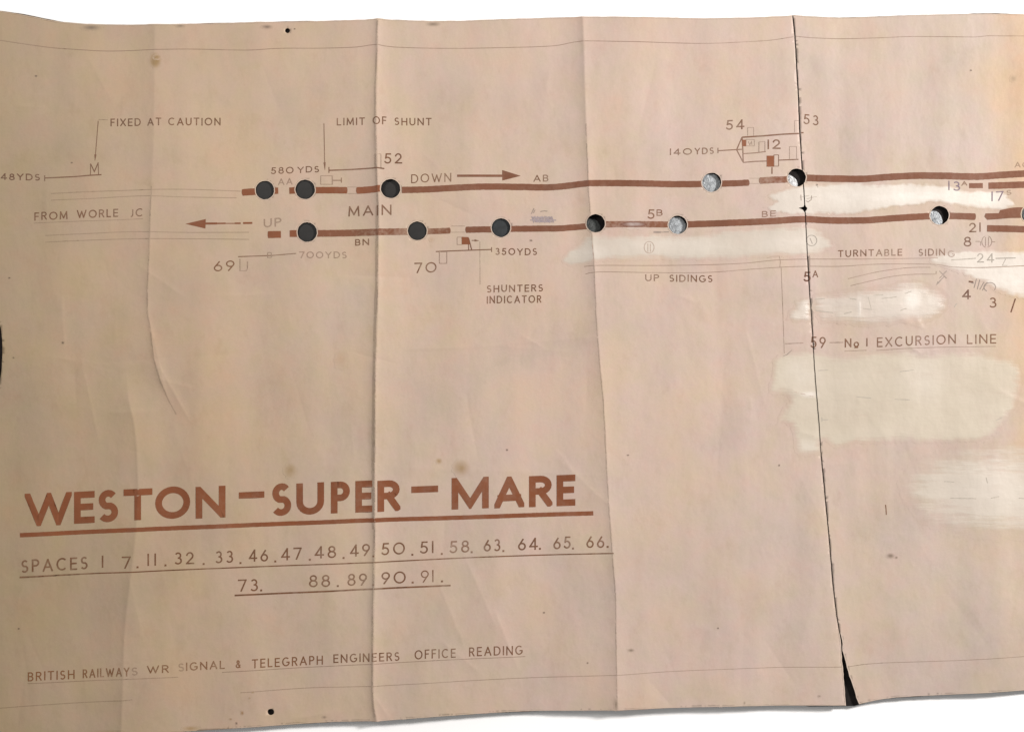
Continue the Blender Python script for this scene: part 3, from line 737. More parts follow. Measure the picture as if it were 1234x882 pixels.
patch(P6, 'fluidc', 44, 'faint soft patch of fluid in the lower right', thick=((1200, 590, 70, 45, .3),))
def soft_spot(cx, cy, rx, ry, mat, name='stain', label=None, n=18, seed=0, lift=.10, core=.5, irr=.12):
    q = random.Random(seed+int(cx*3+cy)); pl = []
    for i in range(n):
        a = 2*math.pi*i/n; k = 1+q.uniform(-irr, irr); pl.append((cx+rx*k*math.cos(a), cy+ry*k*math.sin(a)))
    def cover(vx, vy):
        d = np.hypot((vx-cx)/rx, (vy-cy)/ry); return np.clip((1.0-d)/(1-core), 0, 1)
    return decal(name, [pl], mat, lift, min(3.0, max(.9, min(rx, ry)/3)), label, cover)
# ------------------------------------------------------------------ border and ruled lines
line([(-7, 48), (0, 49), (30, 53.5), (60, 57.5), (95, 60.3), (130, 62), (180, 61), (240, 60), (300, 61), (340, 58.5), (400, 58.3), (430, 57.5), (452, 55), (475, 57.5), (540, 58.6), (600, 58), (665, 56), (700, 51), (760, 51.5), (850, 53), (900, 51), (930, 49),
      (956, 45)], .85, 'faint', name='border_line', label='border line along the top of the left half')
line([(959, 44.5), (975, 46), (1010, 47), (1060, 46), (1100, 44.5), (1175, 45), (1190, 43.5), (1250, 44)], .85, 'faint', name='border_line')
line([(-7, 853), (0, 852.5), (60, 848), (150, 843), (160, 842)], .8, 'ghost', name='border_line')
line([(290, 834), (380, 828), (450, 826), (600, 818), (740, 812.3), (800, 808.5), (900, 804.5), (960, 803.2), (1014.5, 803)], .7, 'ghost', name='border_line', label='border line along the bottom of the left half')
line([(1022, 802.6), (1060, 798.5), (1150, 795.5), (1250, 789.5)], .7, 'ghost', name='border_line')
for pts, m_ in (([(62, 233.5), (110, 231.2), (180, 229), (230, 228.8), (290, 230.6)], 'ghost'), ([(62, 241.5), (110, 239.5), (170, 236.5), (225, 238), (285, 238.6)], 'ghost'),
            ([(55, 284), (110, 281.5), (160, 279.5), (225, 280.5), (300, 280)], 'ghost'), ([(55, 292), (110, 289.6), (170, 288), (300, 288.5)], 'ghost'),
            ([(704, 321.5), (722, 320.2), (780, 320.3), (850, 319.4), (900, 317.2), (934, 313.7), (975, 312.4), (1050, 312.2), (1130, 311)], 'faint'),
            ([(705.5, 330.6), (722, 328), (780, 328.7), (850, 328.6), (900, 325), (945, 322), (975, 321), (1014, 321), (1058, 318.5), (1121, 318.5), (1146, 321.7), (1165.5, 322.6), (1196, 322), (1250, 320)], 'faint'),
            ([(1022, 336), (1058.6, 327.5), (1094, 322.8), (1121, 322.2)], 'faint'), ([(1025, 344.4), (1049.7, 338.5), (1076.4, 333), (1103, 330.6), (1128, 330.3), (1128.2, 327)], 'faint')):
    line(pts, .75, m_)
line([(1146, 313.5), (1160, 312.6), (1176, 311.4)], 1.2, 'pencilf'); line([(1200, 311.5), (1224, 311)], 1.2, 'pencilf')
line([(1212, 312), (1208, 320), (1214, 320)], .8, 'pencilf'); line([(1150, 322), (1185, 322.6), (1240, 320)], .9, 'pencilf')
line([(941, 322), (943, 370), (945, 426)], .6, 'ghost'); line([(944, 429), (948, 427.5), (954, 422)], .8, 'pencil')
line([(924, 311), (939, 309), (939.5, 322)], .5, 'ghost')
line([(946, 414.2), (968, 413.2)], 1, 'faint'); line([(1000, 412.8), (1016, 412.6)], 1, 'faint')
line([(1067, 608), (1067.6, 613), (1068, 620)], 1.2, 'text', name='pen_stroke')
# underlines
line([(41, 269), (80, 267.4), (120, 266), (173, 264)], .6, 'ghost', name='underline')
line([(24.3, 644.6), (95, 641.2), (163, 637.8), (260, 634), (380, 629.3), (452, 626.3), (540, 623.8), (640, 620.5), (714.8, 617.9)], 5.2, 'title', name='underline', label='thick underline below the title', jit=.12)
line([(24, 695.3), (125, 690)], 2.1, 'text', 1.4, name='underline'); line([(125, 690), (245, 685), (380, 680), (450, 677.2), (560, 671.8), (640, 669), (739, 665.8)], 1.4, 'text', name='underline', label='underline below the SPACES row')
line([(283, 717), (380, 712.8), (452, 709), (543, 705)], 2.0, 'text', name='underline', label='short underline below the second row of numbers')
line([(34, 823), (90, 820.5), (150, 817.5), (215, 815)], .75, 'faint', name='underline'); line([(268, 809.5), (330, 806), (400, 802), (450, 799.5), (520, 795.5), (633, 790.8)], .75, 'faint', name='underline')
line([(1018, 423), (1044, 422)], .7, 'faint', name='underline'); line([(1056, 422.3), (1090, 420), (1130, 418.5), (1200, 417.3)], .7, 'faint', name='underline')

# ------------------------------------------------------------------ running lines
def track(pts, w, mat='track', label=None, r0=0, r1=0, w1=None):
    """painted line; r0 / r1 round its ends"""
    p = smooth_line(pts); L = sum(math.hypot(b_[0]-a[0], b_[1]-a[1]) for a, b_ in zip(p, p[1:]))
    polys = strip(resample(p, 3.2), w, w1, jit=.16)
    for (a, b_), f_ in (((p[0], p[1]), r0), ((p[-1], p[-2]), r1)):
        if f_:
            d = math.hypot(a[0]-b_[0], a[1]-b_[1]); ux, uy = (a[0]-b_[0])/d, (a[1]-b_[1])/d
            polys.append([(a[0]-uy*w/2*math.sin(q)+ux*f_*math.cos(q)-ux*.4, a[1]+ux*w/2*math.sin(q)+uy*f_*math.cos(q)-uy*.4) for q in [math.pi*(i/10-.5) for i in range(11)]])
    return decal('track_line', polys, mat, .2, 3.3, label)
U = 'upper running line, '
track([(292.5, 232.2), (300, 231.6), (309, 231)], 8, 'title', U+'leftmost stub', r0=1.5); track([(330, 230.2), (335.3, 230)], 7.6, 'title')
track([(348.8, 230), (356.5, 229.7)], 7.8, 'title'); track([(379, 229.5), (400, 229.4), (418, 229.6)], 7.8, 'title', U+'stretch left of the block gap', r1=1.2)
track([(430.5, 230), (445, 229.2), (460, 227.6)], 8, 'title', U+'stretch before the DOWN hole', r0=1.6)
track([(484.4, 229.3), (510, 228.6), (538, 227.2), (583, 225.2), (629, 225.6), (660, 226.2), (681, 224.6), (700, 222.4), (711.6, 221.5), (740, 221.5), (773, 221.8), (810, 222.4), (846, 222.2)], 7.6, 'track', U+'long stretch under DOWN arrow')
track([(868.5, 221.8), (885, 221.4), (901.5, 220.6)], 7.4, 'track', r1=1.8); track([(916, 218.2), (930, 217.3), (950, 216.7)], 7.8, 'worn', r0=2)
track([(970.4, 214.6), (990, 215.2), (1015, 215.6), (1040.7, 215.9), (1067.5, 213.9), (1103, 212), (1139, 212.3), (1165, 213), (1183, 212.8), (1205, 211.2), (1234, 209.6), (1250, 208.8)], 8, 'track', U+'stretch right of the tear')
Lw = 'lower running line, '
track([(323, 282.9), (338.6, 282.6)], 8.3, 'title', r0=.8); track([(349.3, 281.7), (358.5, 281.6)], 8, 'title', Lw+'short stub left of its first hole')
track([(382.3, 281.5), (410, 281.2), (453, 280.2), (489.5, 279.3), (492, 279.3)], 8, 'worn', Lw+'worn stretch across the centre fold')
track([(514, 278.9), (530, 278.6), (542, 278)], 7, 'worn', r1=1.5); track([(562, 277.2), (577, 276.8), (592.8, 276.6)], 7.4, 'track', r0=1.5)
track([(615, 276), (651, 275.7), (671, 275.7), (690, 274.4), (706.5, 273.2)], 7.2, 'track', Lw+'stretch below the violet scribble')
track([(728.6, 270.9), (760, 270.7), (805.7, 271)], 7.4, 'worn', Lw+'scraped stretch left of 5B')
track([(827.8, 270.8), (860, 269.8), (900, 268.2), (934, 266.6), (968, 264.4), (1002, 265.9), (1036, 265.9), (1050, 265.4), (1085, 262.7), (1121, 260.7)], 7.8, 'track', Lw+'long stretch under the white band')
track([(1142.5, 260.4), (1160, 260.8), (1175, 261.3)], 7.8, 'track', r1=1.5)
decal('track_line', [[(1186.5, 261), (1188, 257.3), (1204, 257), (1205.5, 253.3), (1212, 252), (1219, 250.6), (1226, 250), (1240, 250.4), (1240, 262.8), (1216, 263), (1190, 265)]], 'track', .2, 3.3, 'brown line end widening towards the right edge')
track([(1189.8, 275.4), (1210, 275.7), (1234, 276.6), (1250, 277)], 7.9, 'track', 'third brown line at the right edge beside number 21')
track([(1168, 224), (1184.5, 223.8)], 6.0, 'track'); track([(1191.5, 224), (1212, 223.5), (1234, 222.8), (1250, 222)], 7.8, 'track', 'short upper brown line at the right edge beside 13A')
for x0, y0, x1, y1 in ((418.8, 225.7, 430, 233.5), (903, 215.3, 914.5, 221.6), (544, 272.6, 560, 280)):
    decal('block_gap_outline', box(x0, y0, x1, y1, .6, 0, 'tb'), 'ghost')

# arrows
def arrow(shaft, w, head, mat, label, wear_mat=None):
    if wear_mat:
        decal('direction_arrow', [head]+line_polys(shaft[:2], w, sm_=False), mat, .17, label=label); 
        return
    decal('direction_arrow', [head]+line_polys(shaft, w, sm_=False), mat, .17, label=label)
arrow([(551, 212.1), (608, 212.1)], 2.8, [(605.2, 205.2), (627.5, 212.2), (605.4, 217.8)], 'track', 'arrow pointing right after DOWN')
decal('direction_arrow', [[(224.2, 270.2), (248.4, 264.4), (248, 275.8)]]+line_polys([(247, 269.8), (262, 269.6)], 2.4)+line_polys([(262, 269.6), (272, 269.4)], 1.7)+line_polys([(272, 269.5), (283, 269.4)], 1.0)
      +line_polys([(283, 269.3), (290, 269.2)], 1.8)+line_polys([(293, 269), (304, 268.8)], 2.2), 'title', .17, label='broken arrow pointing left before UP')
def leader(pts, head, mat='line', w=.8):
    q = line_polys(pts, w, sm_=False)
    (xa, ya), (xb, yb) = head; L = math.hypot(xb-xa, yb-ya); nx, ny = -(yb-ya)/L*1.25, (xb-xa)/L*1.25
    q.append([(xa+nx, ya+ny), (xb, yb), (xa-nx, ya-ny)])
    return decal('leader_arrow', q, mat, .15)
leader([(118.6, 146), (115.2, 188)], ((115.3, 186.5), (114.6, 194.5))); line([(119, 144.6), (130, 144.8)], .6, 'ghost')
leader([(390.4, 149), (391.3, 197)], ((391.2, 196), (391.7, 205.8)))
leader([(568.5, 290), (574, 290)], ((572, 290), (577.8, 290.2)), w=.9)
leader([(1138, 333), (1130, 341.5)], ((1131, 340), (1128, 343.8)), 'pencil', .9)
line([(578.4, 291), (578.6, 343)], .6, 'ghost')

# ------------------------------------------------------------------ signal symbols
def symbol(polys, mat, label=None, name='signal_symbol'): return decal(name, polys, mat, .18, label=label)
LP = lambda pts, w: line_polys(pts, w, sm_=False)
symbol(LP([(54, 211.5), (54, 218.6)], .9)+LP([(54, 214.8), (90, 213.3), (106, 211.8), (122.5, 210.8)], 1.3)+LP([(109.4, 197.5), (109.4, 211)], .8)+LP([(118.6, 196), (119, 210.5)], .7)+LP([(109.6, 198), (114, 207.2), (118.6, 196.4)], 1.0), 'line', 'caution signal symbol after 48YDS')
symbol(LP([(396.5, 201.6), (396.5, 208.6)], 1.0)+LP([(396.5, 205.6), (425, 204.6), (455, 203), (463.6, 204)], 1.5), 'line', 'signal arm beside 52'); symbol(box(452.3, 186.5, 459.6, 203, .7), 'faint')
symbol(box(386.6, 212, 400.5, 222.4, .7)+LP([(400.5, 212), (400.8, 222.8)], .9), 'faint'); symbol(LP([(401, 217.6), (411.5, 217.6)], .9)+LP([(411.5, 214.4), (411.5, 220.4)], .9), 'line', 'limit of shunt board symbol')
symbol(LP([(287, 309.4), (330, 307.8), (357, 305.6)], 1.0), 'line', 'signal arm beside 69'); symbol(LP([(289.2, 312), (289.2, 326.6)], .9)+LP([(298.2, 315), (298, 324), (296.6, 326.6)], .9)+LP([(289.2, 326.4), (297, 326.6)], .5), 'faint'); symbol(box(322.5, 304.4, 327, 310.5, .7), 'faint')
symbol(LP([(525.4, 303.2), (560, 302), (592.5, 300.8)], 1.2)+LP([(592.5, 298), (592.5, 303.8)], .9)+LP([(564.8, 287), (568.6, 301.8)], 1.2)+LP([(564.6, 294), (565.0, 302)], .9), 'line', 'signal arm above 70')
symbol(box(529.6, 303.5, 538.5, 317.5, .8), 'faint'); symbol([[(556.4, 285.6), (564.6, 286), (566.4, 294.8), (556.6, 294.8)]], 'title', 'brown shunter signal block'); symbol(box(551, 286, 556.5, 295, .6, 0, 'tlb'), 'faint')
symbol(LP([(865, 178.6), (865, 185.2)], .9)+LP([(865, 182.2), (888, 180.8), (895, 180.4)], 1.2)+LP([(894, 165.8), (887.5, 181), (895.5, 196.2)], 1.2)+LP([(894, 165.8), (895, 182), (895.5, 196.4)], 1.3)+LP([(894, 166), (920, 164.3), (945, 162.2), (962.6, 161.4)], 1.7)
       +LP([(895.5, 185.7), (910, 184.8), (922.4, 183.2)], 1.0)+LP([(895.5, 196.3), (910, 195), (923.6, 194.6)], 1.2)+LP([(937.5, 193.6), (962, 192.5)], 1.2)+LP([(930, 202), (930, 210)], 1.6), 'line', 'bracket signal symbol under 54')
symbol(LP([(965, 160.6), (968, 160.4)], 1.5), 'line')
symbol(rect(894.2, 169, 899, 176.8), 'title', 'small brown block at the bracket signal'); symbol(rect(923.6, 188.2, 932.4, 201.4), 'title', 'large brown block below 12'); symbol(box(932.4, 187.2, 938, 200.8, .7), 'line')
symbol(box(899, 168.6, 908.8, 176.4, .6)+LP([(901.5, 171), (903.5, 175), (905.5, 171), (906, 175)], .6), 'faint'); symbol(box(914.4, 171.6, 921.6, 184, .9, -.6, 'tlr'), 'faint')
symbol(box(900.8, 154.2, 908, 164, .6, 0, 'tlr'), 'ghost'); symbol(box(957.4, 145.8, 962.2, 160, .6, 0, 'tl'), 'ghost'); symbol(box(951.2, 177, 959.8, 192.8, .6, 0, 'tlr'), 'ghost')
symbol(LP([(787.5, 280.1), (796, 280.3)], 2.0)+LP([(796, 280.2), (806, 279.8)], .9), 'pencil', 'short dark dash under 5B', 'pencil_mark')
symbol(strip(arc(782, 298.5, 6, 7, 0, 360, 20)[:-1], .6, closed=True)+LP([(780.5, 294), (780.5, 304)], .6)+LP([(783.5, 294), (783.5, 304)], .6), 'ghost', name='pencil_mark')
symbol(strip(arc(978, 290, 6.4, 6.4, 0, 360, 20)[:-1], .7, closed=True)+LP([(976, 287), (979, 294)], .7), 'pencilf', 'small pencilled circle right of the tear', 'pencil_mark')
symbol(LP([(1176, 291), (1181, 291)], 1)+LP([(1182, 291), (1182, 296)], .8)+strip(arc(1189.5, 291.2, 6, 7, -70, 80, 10), .8)+strip(arc(1189.5, 291.2, 6, 7, 100, 250, 10), .8)+LP([(1188, 286), (1188, 296.5)], .8)+LP([(1191.5, 286), (1191.5, 296.5)], .8)+LP([(1196, 291.5), (1199.5, 291.5)], .9), 'faint', name='signal_symbol')
symbol(LP([(1168.5, 339), (1173.5, 341.5)], 1.6)+LP([(1177, 336), (1174, 347)], .9)+LP([(1181, 337), (1178, 348.5)], .9)+LP([(1186, 340), (1181, 349)], .9)+strip(arc(1193, 346, 7, 5.5, 120, 400, 16), .9)+LP([(1190, 340), (1184, 350)], .9), 'pencil', 'pencilled symbol on the edge of the white wedge', 'pencil_mark')
symbol(LP([(1167.5, 339.3), (1173, 339.8)], 1.8), 'dark', name='pencil_mark')

# ------------------------------------------------------------------ lettering
text('FIXED AT CAUTION', 133.4, 266, 152.4, 151.8, 9.2, 1.25)
text('48YDS', 1, 48.2, 217.2, 217.9, 8.0, 1.25, 'dark')
text('FROM', 41.5, 81.6, 265.8, 264.2, 9.6, 1.25); text('WORLE', 93, 142.6, 263.2, 261.6, 9.6, 1.25); text('JC', 157, 173, 262, 261, 9.6, 1.15)
text('LIMIT', 406, 440, 151.8, 151.2, 9, 1.2); text('OF', 449.6, 466, 150.6, 151.2, 9.5, 1.2); text('SHUNT', 475.6, 520, 151.5, 151.5, 9, 1.2)
text('580', 326.8, 353.8, 210, 209.3, 8.0, 1.1); text('YDS', 358.6, 384.6, 208.8, 207.8, 7.6, 1.1)
text('AA', 335.4, 352.6, 223.3, 222.6, 8, .95, 'faint'); text('52', 463.6, 484.8, 197.8, 197.8, 12.4, 1.6)
text('DOWN', 495.6, 543.8, 220.8, 219.2, 10.6, 1.15, 'text')
text('AB', 643, 660.8, 219.2, 219, 8.2, 1.1)
text('MAIN', 420, 472, 261, 259.6, 12.4, 1.6); text('UP', 318, 339.2, 274.5, 272.6, 10.4, 1.4, 'faint'); text('BN', 428.2, 445, 296.4, 296, 7.8, 1.2)
text('69', 258.2, 282.6, 327.2, 326.6, 12.6, 1.35); text('70', 499.4, 526, 329.2, 328.2, 12.6, 1.5)
text('700YDS', 360.8, 418, 311.6, 311.4, 8, 1.1, 'faint'); text('350YDS', 597, 647.2, 307.4, 307.8, 8.3, 1.2)
text('SHUNTERS', 586.8, 654.4, 352.4, 351.2, 8.6, 1.25); text('INDICATOR', 586.8, 652.4, 366, 365, 9.0, 1.2)
text('UP', 777.4, 794, 339.2, 339.2, 8, 1.15, 'text'); text('SIDINGS', 806.6, 858.4, 339.4, 340.4, 8.4, 1.15)
text('5', 780.2, 788.8, 264.3, 264.3, 11.4, 1.5, 'text', label='lettering reading 5, of 5B'); text('B', 791, 798.2, 260.4, 260.4, 7.6, 1.1, label='raised letter B, of 5B')
text('54', 874.8, 896.8, 157, 156.2, 11.8, 1.6); text('53', 968.2, 986.6, 150, 151.6, 12.0, 1.4); text('12', 924.6, 940.4, 180.2, 180.2, 11.6, 1.6)
text('140', 807, 833.6, 187.4, 187.0, 7.8, 1.15); text('YDS', 837, 860, 186.6, 186, 7.8, 1.15)
text('BE', 918, 934.5, 262, 261.4, 7.4, 1.1); text('AC', 1222.8, 1239, 202.2, 202, 6.8, .9, 'faint')
text('13', 1142.4, 1157.4, 229.8, 230.6, 11.4, 1.5, 'violet'); text('A', 1158.6, 1165.6, 224.4, 224, 5.6, 1.1, label='raised letter A, of 13A')
text('17', 1195, 1209.4, 242.6, 241.6, 11.6, 1.4, 'violet'); text('S', 1213, 1219, 235.2, 235, 6, 1, 'faint', label='raised letter S, of 17S')
text('21', 1168, 1182, 279.8, 279.6, 11.2, 1.4); text('8', 1161.4, 1170.6, 297, 297, 11.8, 1.5, 'dark')
text('24', 1177.6, 1198.4, 316.6, 316.6, 11.2, 1.4, 'pencilf')
text('TURNTABLE', 1010, 1087, 310, 308.2, 8.2, 1.15); text('SIDIN', 1106.8, 1138.6, 308.6, 308.2, 8.4, 1.2); text('G', 1142, 1150.4, 309.8, 309.8, 8, 1.2, 'faint')
text('X', 1132, 1141, 335.6, 335.6, 9.4, 1.1, 'pencil'); text('4', 1159.6, 1170, 360.4, 360.4, 11.6, 1.7, 'dark'); text('3', 1192.4, 1201.4, 370.8, 370.8, 12.2, 1.5)
line([(1223.6, 360), (1218.2, 376.4)], 1.6, 'dark', name='lettering', label='slanting figure 1 at the right edge')
text('5', 968.4, 977.2, 339.4, 339.4, 12, 1.8, 'dark', label='lettering reading 5, of 5A'); text('A', 979.2, 986, 334.6, 334.6, 8.4, 1.1, label='raised letter A, of 5A')
text('59', 977, 995.2, 419.2, 419.4, 13.4, 1.5)
text('No', 1018, 1035, 418.8, 418, 10.6, 1.4); text('1', 1043.6, 1045.4, 417.5, 417.5, 10, 1.4)
text('EXCURSION', 1056.6, 1151.8, 418.2, 414.4, 11.6, 1.35); text('LINE', 1165.4, 1200.6, 414.6, 414, 11.4, 1.35)
# title, letter by letter
TITLE = [('W', 30, 86.5, 634.2, 632, 39.5), ('E', 89.3, 114.2, 631, 629.6, 38.4), ('S', 118.4, 143.6, 629.4, 628, 38.8), ('T', 150, 184.4, 626.8, 625.4, 37.6), ('O', 187.8, 229.6, 625.6, 623.6, 38.8), ('N', 236.3, 272, 624.6, 623, 38.2),
         ('S', 327.2, 351.4, 622, 620.6, 39.2), ('U', 357.3, 390.7, 620.6, 618.8, 38.2), ('P', 399, 421.8, 618.4, 617.4, 38.0), ('E', 428.4, 449, 617.4, 616.4, 38.0), ('R', 455.2, 482.6, 616.4, 615.2, 37.4),
         ('M', 544.4, 589, 613.8, 612, 38.0), ('A', 595.8, 631.8, 612.4, 610.8, 37.6), ('R', 637.6, 665.8, 611, 610, 37.4), ('E', 670.8, 693.2, 609.8, 608.8, 37.4)]
BOLD = {'M': [[(0, 0), (0, 1), (.5, .06), (1, 1), (1, 0)]], 'W': [[(0, 1.02), (.27, .02), (.52, .98), (.75, .02), (1, 1.02)]], 'A': [[(0, 0), (.5, 1), (1, 0)], [(.22, .27), (.78, .27)]], 'N': [[(0, 0), (0, 1), (1, 0), (1, 1)]]}
for c_, st_ in BOLD.items(): G[c_+'!'] = (1, st_)
for i, (ch, x0, x1, ya, yb, h) in enumerate(TITLE):
    sl = (yb-ya)/(x1-x0)
    decal('title_letter', glyph_polys(ch+'!' if ch in BOLD else ch, x0, x1, ya, h, 7.9 if ch != 'W' else 7.5, sl), 'title', .2, 3.0)
decal('title_dash', [[(288, 593), (318.4, 591.8), (318.4, 599.4), (288, 600.6)]], 'title', .2, 3); decal('title_dash', [[(495.8, 586), (528, 584.8), (528, 592.6), (495.8, 593.8)]], 'title', .2, 3)
# numbers of the spare levers
text('SPACES', 26, 105.8, 689.6, 685.6, 15.2, 1.9)
def dot(x, y): return [[(x-1.1, y-1.1), (x+1.1, y-1.2), (x+1.1, y+1.1), (x-1.1, y+1.2)]]
ROW = [('1', 123, 125, 683.4), ('7', 147.8, 158.8, 684.4), ('11', 178.4, 189, 681.2), ('32', 210.8, 234.4, 679.8), ('33', 260, 281.6, 678.2), ('46', 300, 323, 676.8), ('47', 338.8, 363.6, 674.8), ('48', 379.4, 405.2, 672.6), ('49', 422, 446, 670.2),
       ('50', 460, 488, 668.6), ('51', 506.4, 522.4, 666.6), ('58', 542, 565.6, 666), ('63', 583, 603.4, 664.4), ('64', 624.4, 648.2, 662.8), ('65', 667, 688, 661.4), ('66', 706.6, 728, 659.8),
       ('73', 287, 311.4, 712.6), ('88', 372.5, 398, 707.4), ('89', 419, 442.4, 705.6), ('90', 460, 489, 703.4), ('91', 507.4, 522.4, 701.6)]
for s_, x0, x1, yb in ROW: text(s_, x0, x1, yb, yb-(x1-x0)*.035, 14.6, 1.75 if s_ != '91' else 1.3)
dots = []
for x, y in ((167, 682.5), (200, 680.6), (245.8, 679), (290, 678), (331.7, 676.2), (373.5, 674), (414.2, 671.8), (450.4, 669.6), (497, 668), (532.5, 667), (568.5, 665), (606.6, 663.6), (650.7, 661), (690.5, 660.4), (732, 658),
             (314.8, 711), (407.3, 705.6), (450.3, 704), (497.4, 701.4), (532.8, 700)): decal('full_stop', dot(x, y), 'text', .17)
for s_, x0, x1, ya, yb, h, m_ in (('BRITISH', 34, 90, 820.2, 817.4, 10.8, 'orange'), ('RAILWAY', 100, 157, 816.6, 813.4, 10.6, 'orange'), ('S', 159.6, 167, 812.4, 812.4, 9.6, 'faint'), ('WR', 178, 204, 810.4, 809.4, 9.4, 'orange'), ('S', 215.4, 222.4, 808, 808, 9.6, 'faint'),
                           ('IGNAL', 224.6, 271, 807.8, 805.4, 10, 'orange'), ('&', 284.4, 290.4, 804.6, 804.6, 9.6, 'orange'), ('TELEGRAPH', 304, 389.2, 804.6, 800, 10.8, 'orange'),
                           ('ENGINEERS', 402, 481.6, 798.4, 795.2, 10.4, 'text'), ('OFFICE', 499.8, 549.2, 793.8, 791.6, 11.0, 'text'), ('READING', 565.4, 629.8, 790.8, 788.4, 11.0, 'text')):
    text(s_, x0, x1, ya, yb, h, 1.35, m_)

# ------------------------------------------------------------------ marks of use
soft_spot(188, 74, 8, 10.5, 'olive', label='olive brown stain near the top left', core=.45); soft_spot(190, 70, 5.5, 3.6, 'olive', core=.2)
soft_spot(110, 33.8, 14, 4, 'grey', core=.0); soft_spot(218, 30.5+1.8, 7, 2.5, 'grey', core=0)
soft_spot(556, 564, 12, 11.5, 'olive', label='ochre stain above the title beside MARE', core=0, seed=3); soft_spot(559, 561, 5.5, 5, 'rust', core=.1); soft_spot(529, 555.5, 4.6, 4.2, 'olive', core=.1)
soft_spot(350, 567, 9, 10, 'olive', label='faint olive stain above SUPER', core=0); soft_spot(1073, 669.6, 6, 4, 'grey', label='grey brown spot low on the right half', core=.2); soft_spot(1080, 671.5, 2.4, 2, 'grey', core=.1)
soft_spot(411, 434, 9, 12, 'tan', core=0); soft_spot(322, 31+2, 8, 3, 'grey', core=0); soft_spot(522, 29.5, 10, 3.2, 'grey', core=0)
for x, y in ((43.5, 92), (86.8, 196.5), (23, 757), (708, 798), (756.5, 548), (938.8, 560.5), (1170, 85.2), (611, 542), (655.5, 738), (11, 335), (16, 431), (865, 756), (640, 290), (355, 35)):
    soft_spot(x, y, rng.uniform(1.3, 2.1), rng.uniform(1.1, 1.6), 'speck', 'speck', n=9, core=.3)
soft_spot(292, 858.6, 2.4, 3.2, 'rust', core=.2); soft_spot(278, 866, 2, 1.6, 'rust', core=.1); soft_spot(285, 871, 1.8, 2, 'speck', core=.1); soft_spot(305, 833.5, 2, 1.6, 'olive', core=.1); soft_spot(301, 840.5, 1.5, 1.2, 'olive', core=.1)
soft_spot(391, 863.5, 3, 2, 'grey', core=0); soft_spot(742, 848, 3, 8, 'grey', core=0, label='dirty crease end at the bottom edge'); soft_spot(230, 877, 12, 3.5, 'olive', core=0); soft_spot(130, 884, 30, 5, 'olive', core=0)
soft_spot(760, 785-2.6, 5, 2.6, 'grey', core=0); soft_spot(76, 413, 2, 1.8, 'speck', core=.2); soft_spot(987, 838, 2.5, 1.5, 'grey', core=0); soft_spot(897, 846, 1.3, 2.4, 'grey', core=0)
soft_spot(520, 289, 4, 3, 'tan', core=0); soft_spot(1221, 95, 5, 5, 'grey', 'smudge', core=-.8)

for F_, dx, y0_, y1_, w_, lab in ((F2, -.6, 26, 866, 1.3, 'dirt worn into the centre fold'), (F2, -2.6, 250, 640, 1.8, None), (F3, -.4, 150, 850, .9, 'dirt worn into the fold right of the title'), (F1, -.3, 225, 400, .9, 'dirt in the crooked left fold'), (F1, -.2, 400, 505, 1.0, None)):
    yy = np.arange(y0_, y1_, 9.); a_ = np.array(F_, float)
    line([(float(np.interp(y_, a_[:, 1], a_[:, 0]))+dx+rng.uniform(-.25, .25), float(y_)) for y_ in yy], w_, 'grime', name='crease_dirt', label=lab, lift=.1, jit=.3, sm_=False)
# violet scribble and scraped spot
q = []
for i in range(15):
    x = 641+i*1.7; q += LP([(x, 260.5+rng.uniform(0, 1.5)), (x+2.4, 268+rng.uniform(-1, 1))], 1.1)
q += LP([(639, 265.4), (670, 265.6)], 1.2)+LP([(643, 262.4), (664, 262)], 1.0)+LP([(645, 267.6), (664, 267.8)], 1.2)+LP([(660, 264), (663, 268.6)], 1.4)
decal('pencil_mark', q, 'scrib', .18, label='violet grey scribble above the lower running line')
decal('pencil_mark', LP([(640.4, 258), (643.6, 251.4)], .9)+LP([(643, 257), (645, 253)], .7)+LP([(651.5, 255.2), (656, 254.4), (659.6, 254.8)], .9), 'pencil', .18)
soft_spot(763, 271, 15, 7, 'scrape', 'scraped_mark', 'pale scraped spot on the lower line left of 5B', core=.1, lift=.10, irr=.25)
soft_spot(763, 270.9, 16, 3.3, 'scrape_ink', 'scraped_mark', None, core=.1, lift=.34, irr=.04)
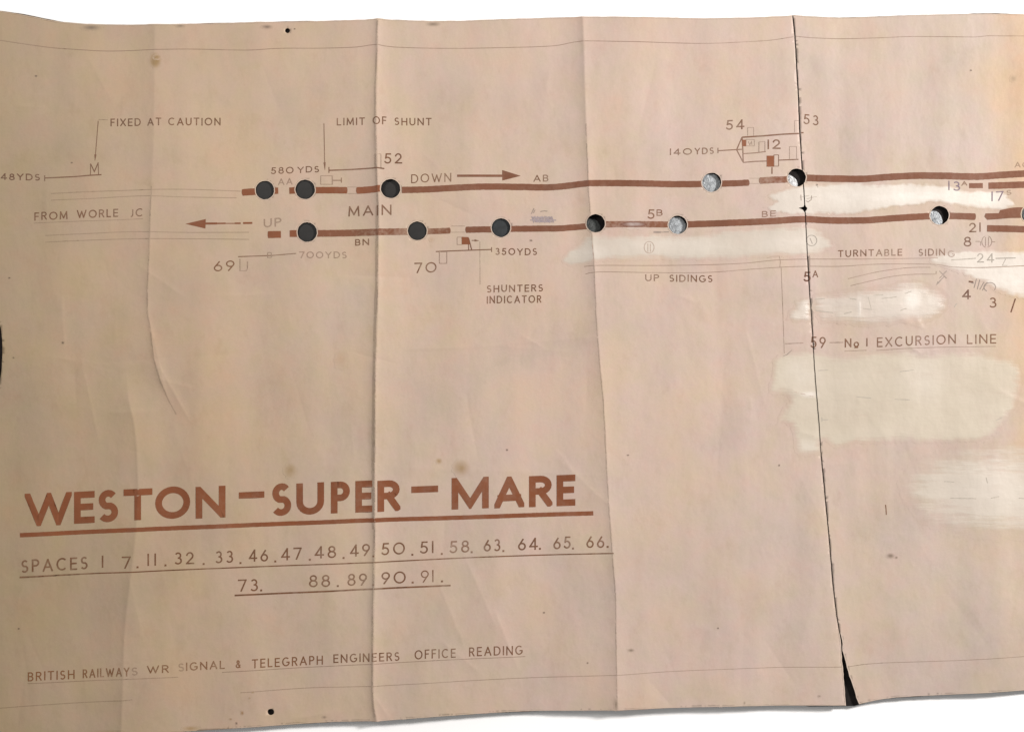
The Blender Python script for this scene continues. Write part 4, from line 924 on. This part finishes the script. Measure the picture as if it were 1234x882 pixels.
for pts in (((1052, 356), (1064, 355.6)), ((1062, 360), (1080, 358)), ((1017, 378), (1026, 376)), ((982, 361), (994, 360)), ((983, 374.5), (1004, 377)), ((1024, 360), (1032, 361)), ((1085, 374), (1092, 372)), ((1040, 372), (1050, 373)), ((1090, 354), (1098, 351)),
            ((986, 446.5), (998, 446)), ((990, 505.6), (998, 505.6)), ((990.4, 502.5), (990.6, 508)), ((1084, 448), (1101, 445.5)), ((1032, 478), (1050, 479.6)), ((1078, 481), (1096, 481.6)), ((1145, 600), (1176, 600.6)), ((1194, 600), (1204, 598)), ((1138, 580), (1150, 580.6)), ((1228, 600), (1240, 601)),
            ((1046, 358), (1050, 374)), ((1200, 506), (1208, 503)), ((964, 238), (975, 236)), ((984, 223), (986, 226)), ((972, 240), (984, 237)), ((1150, 370), (1153, 366)), ((1188, 575), (1190, 582))):
    line(list(pts), .9, 'trace', name='pencil_mark', sm_=False, jit=.25)
soft_spot(984.5, 223, 1.5, 1.5, 'speck', 'speck', n=9); decal('pencil_mark', LP([(965, 235), (965.4, 242)], .9)+LP([(971, 242.5), (974, 243.5), (977.5, 241), (978, 236)], .8), 'pencil', .18)

# ------------------------------------------------------------------ pale paper core showing along cut and torn edges
def cut_ring(h, grow, w): return strip([(h[0]+(p[0]-h[0])*grow, h[1]+(p[1]-h[1])*grow) for p in ring(*h)], w, closed=True)
for i, h in enumerate(HOLES+[SLIT_HOLE]):
    decal('cut_edge', cut_ring(h, 1.05, 1.1), 'core', .24)
decal('cut_edge', strip(resample([(x-.8, y) for x, y in tear_l if y > 760]), 1.1), 'core', .2); decal('cut_edge', strip(resample([(x+.9, y) for x, y in tear_r if y > 760]), 1.3), 'core', .2)
decal('cut_edge', strip(resample([(x, y-.9) for x, y in BOT_L if x > 215]), .9), 'core', .2); decal('cut_edge', strip(resample([(x, y-.9) for x, y in BOT_R]), .9), 'core', .2)
decal('cut_edge', strip(resample([(x, y+.9) for x, y in TOP_L if x > -5]), .8), 'core', .2); decal('cut_edge', strip(resample([(x, y+.9) for x, y in TOP_R]), .8), 'core', .2)
print('objects', len(sc.objects))
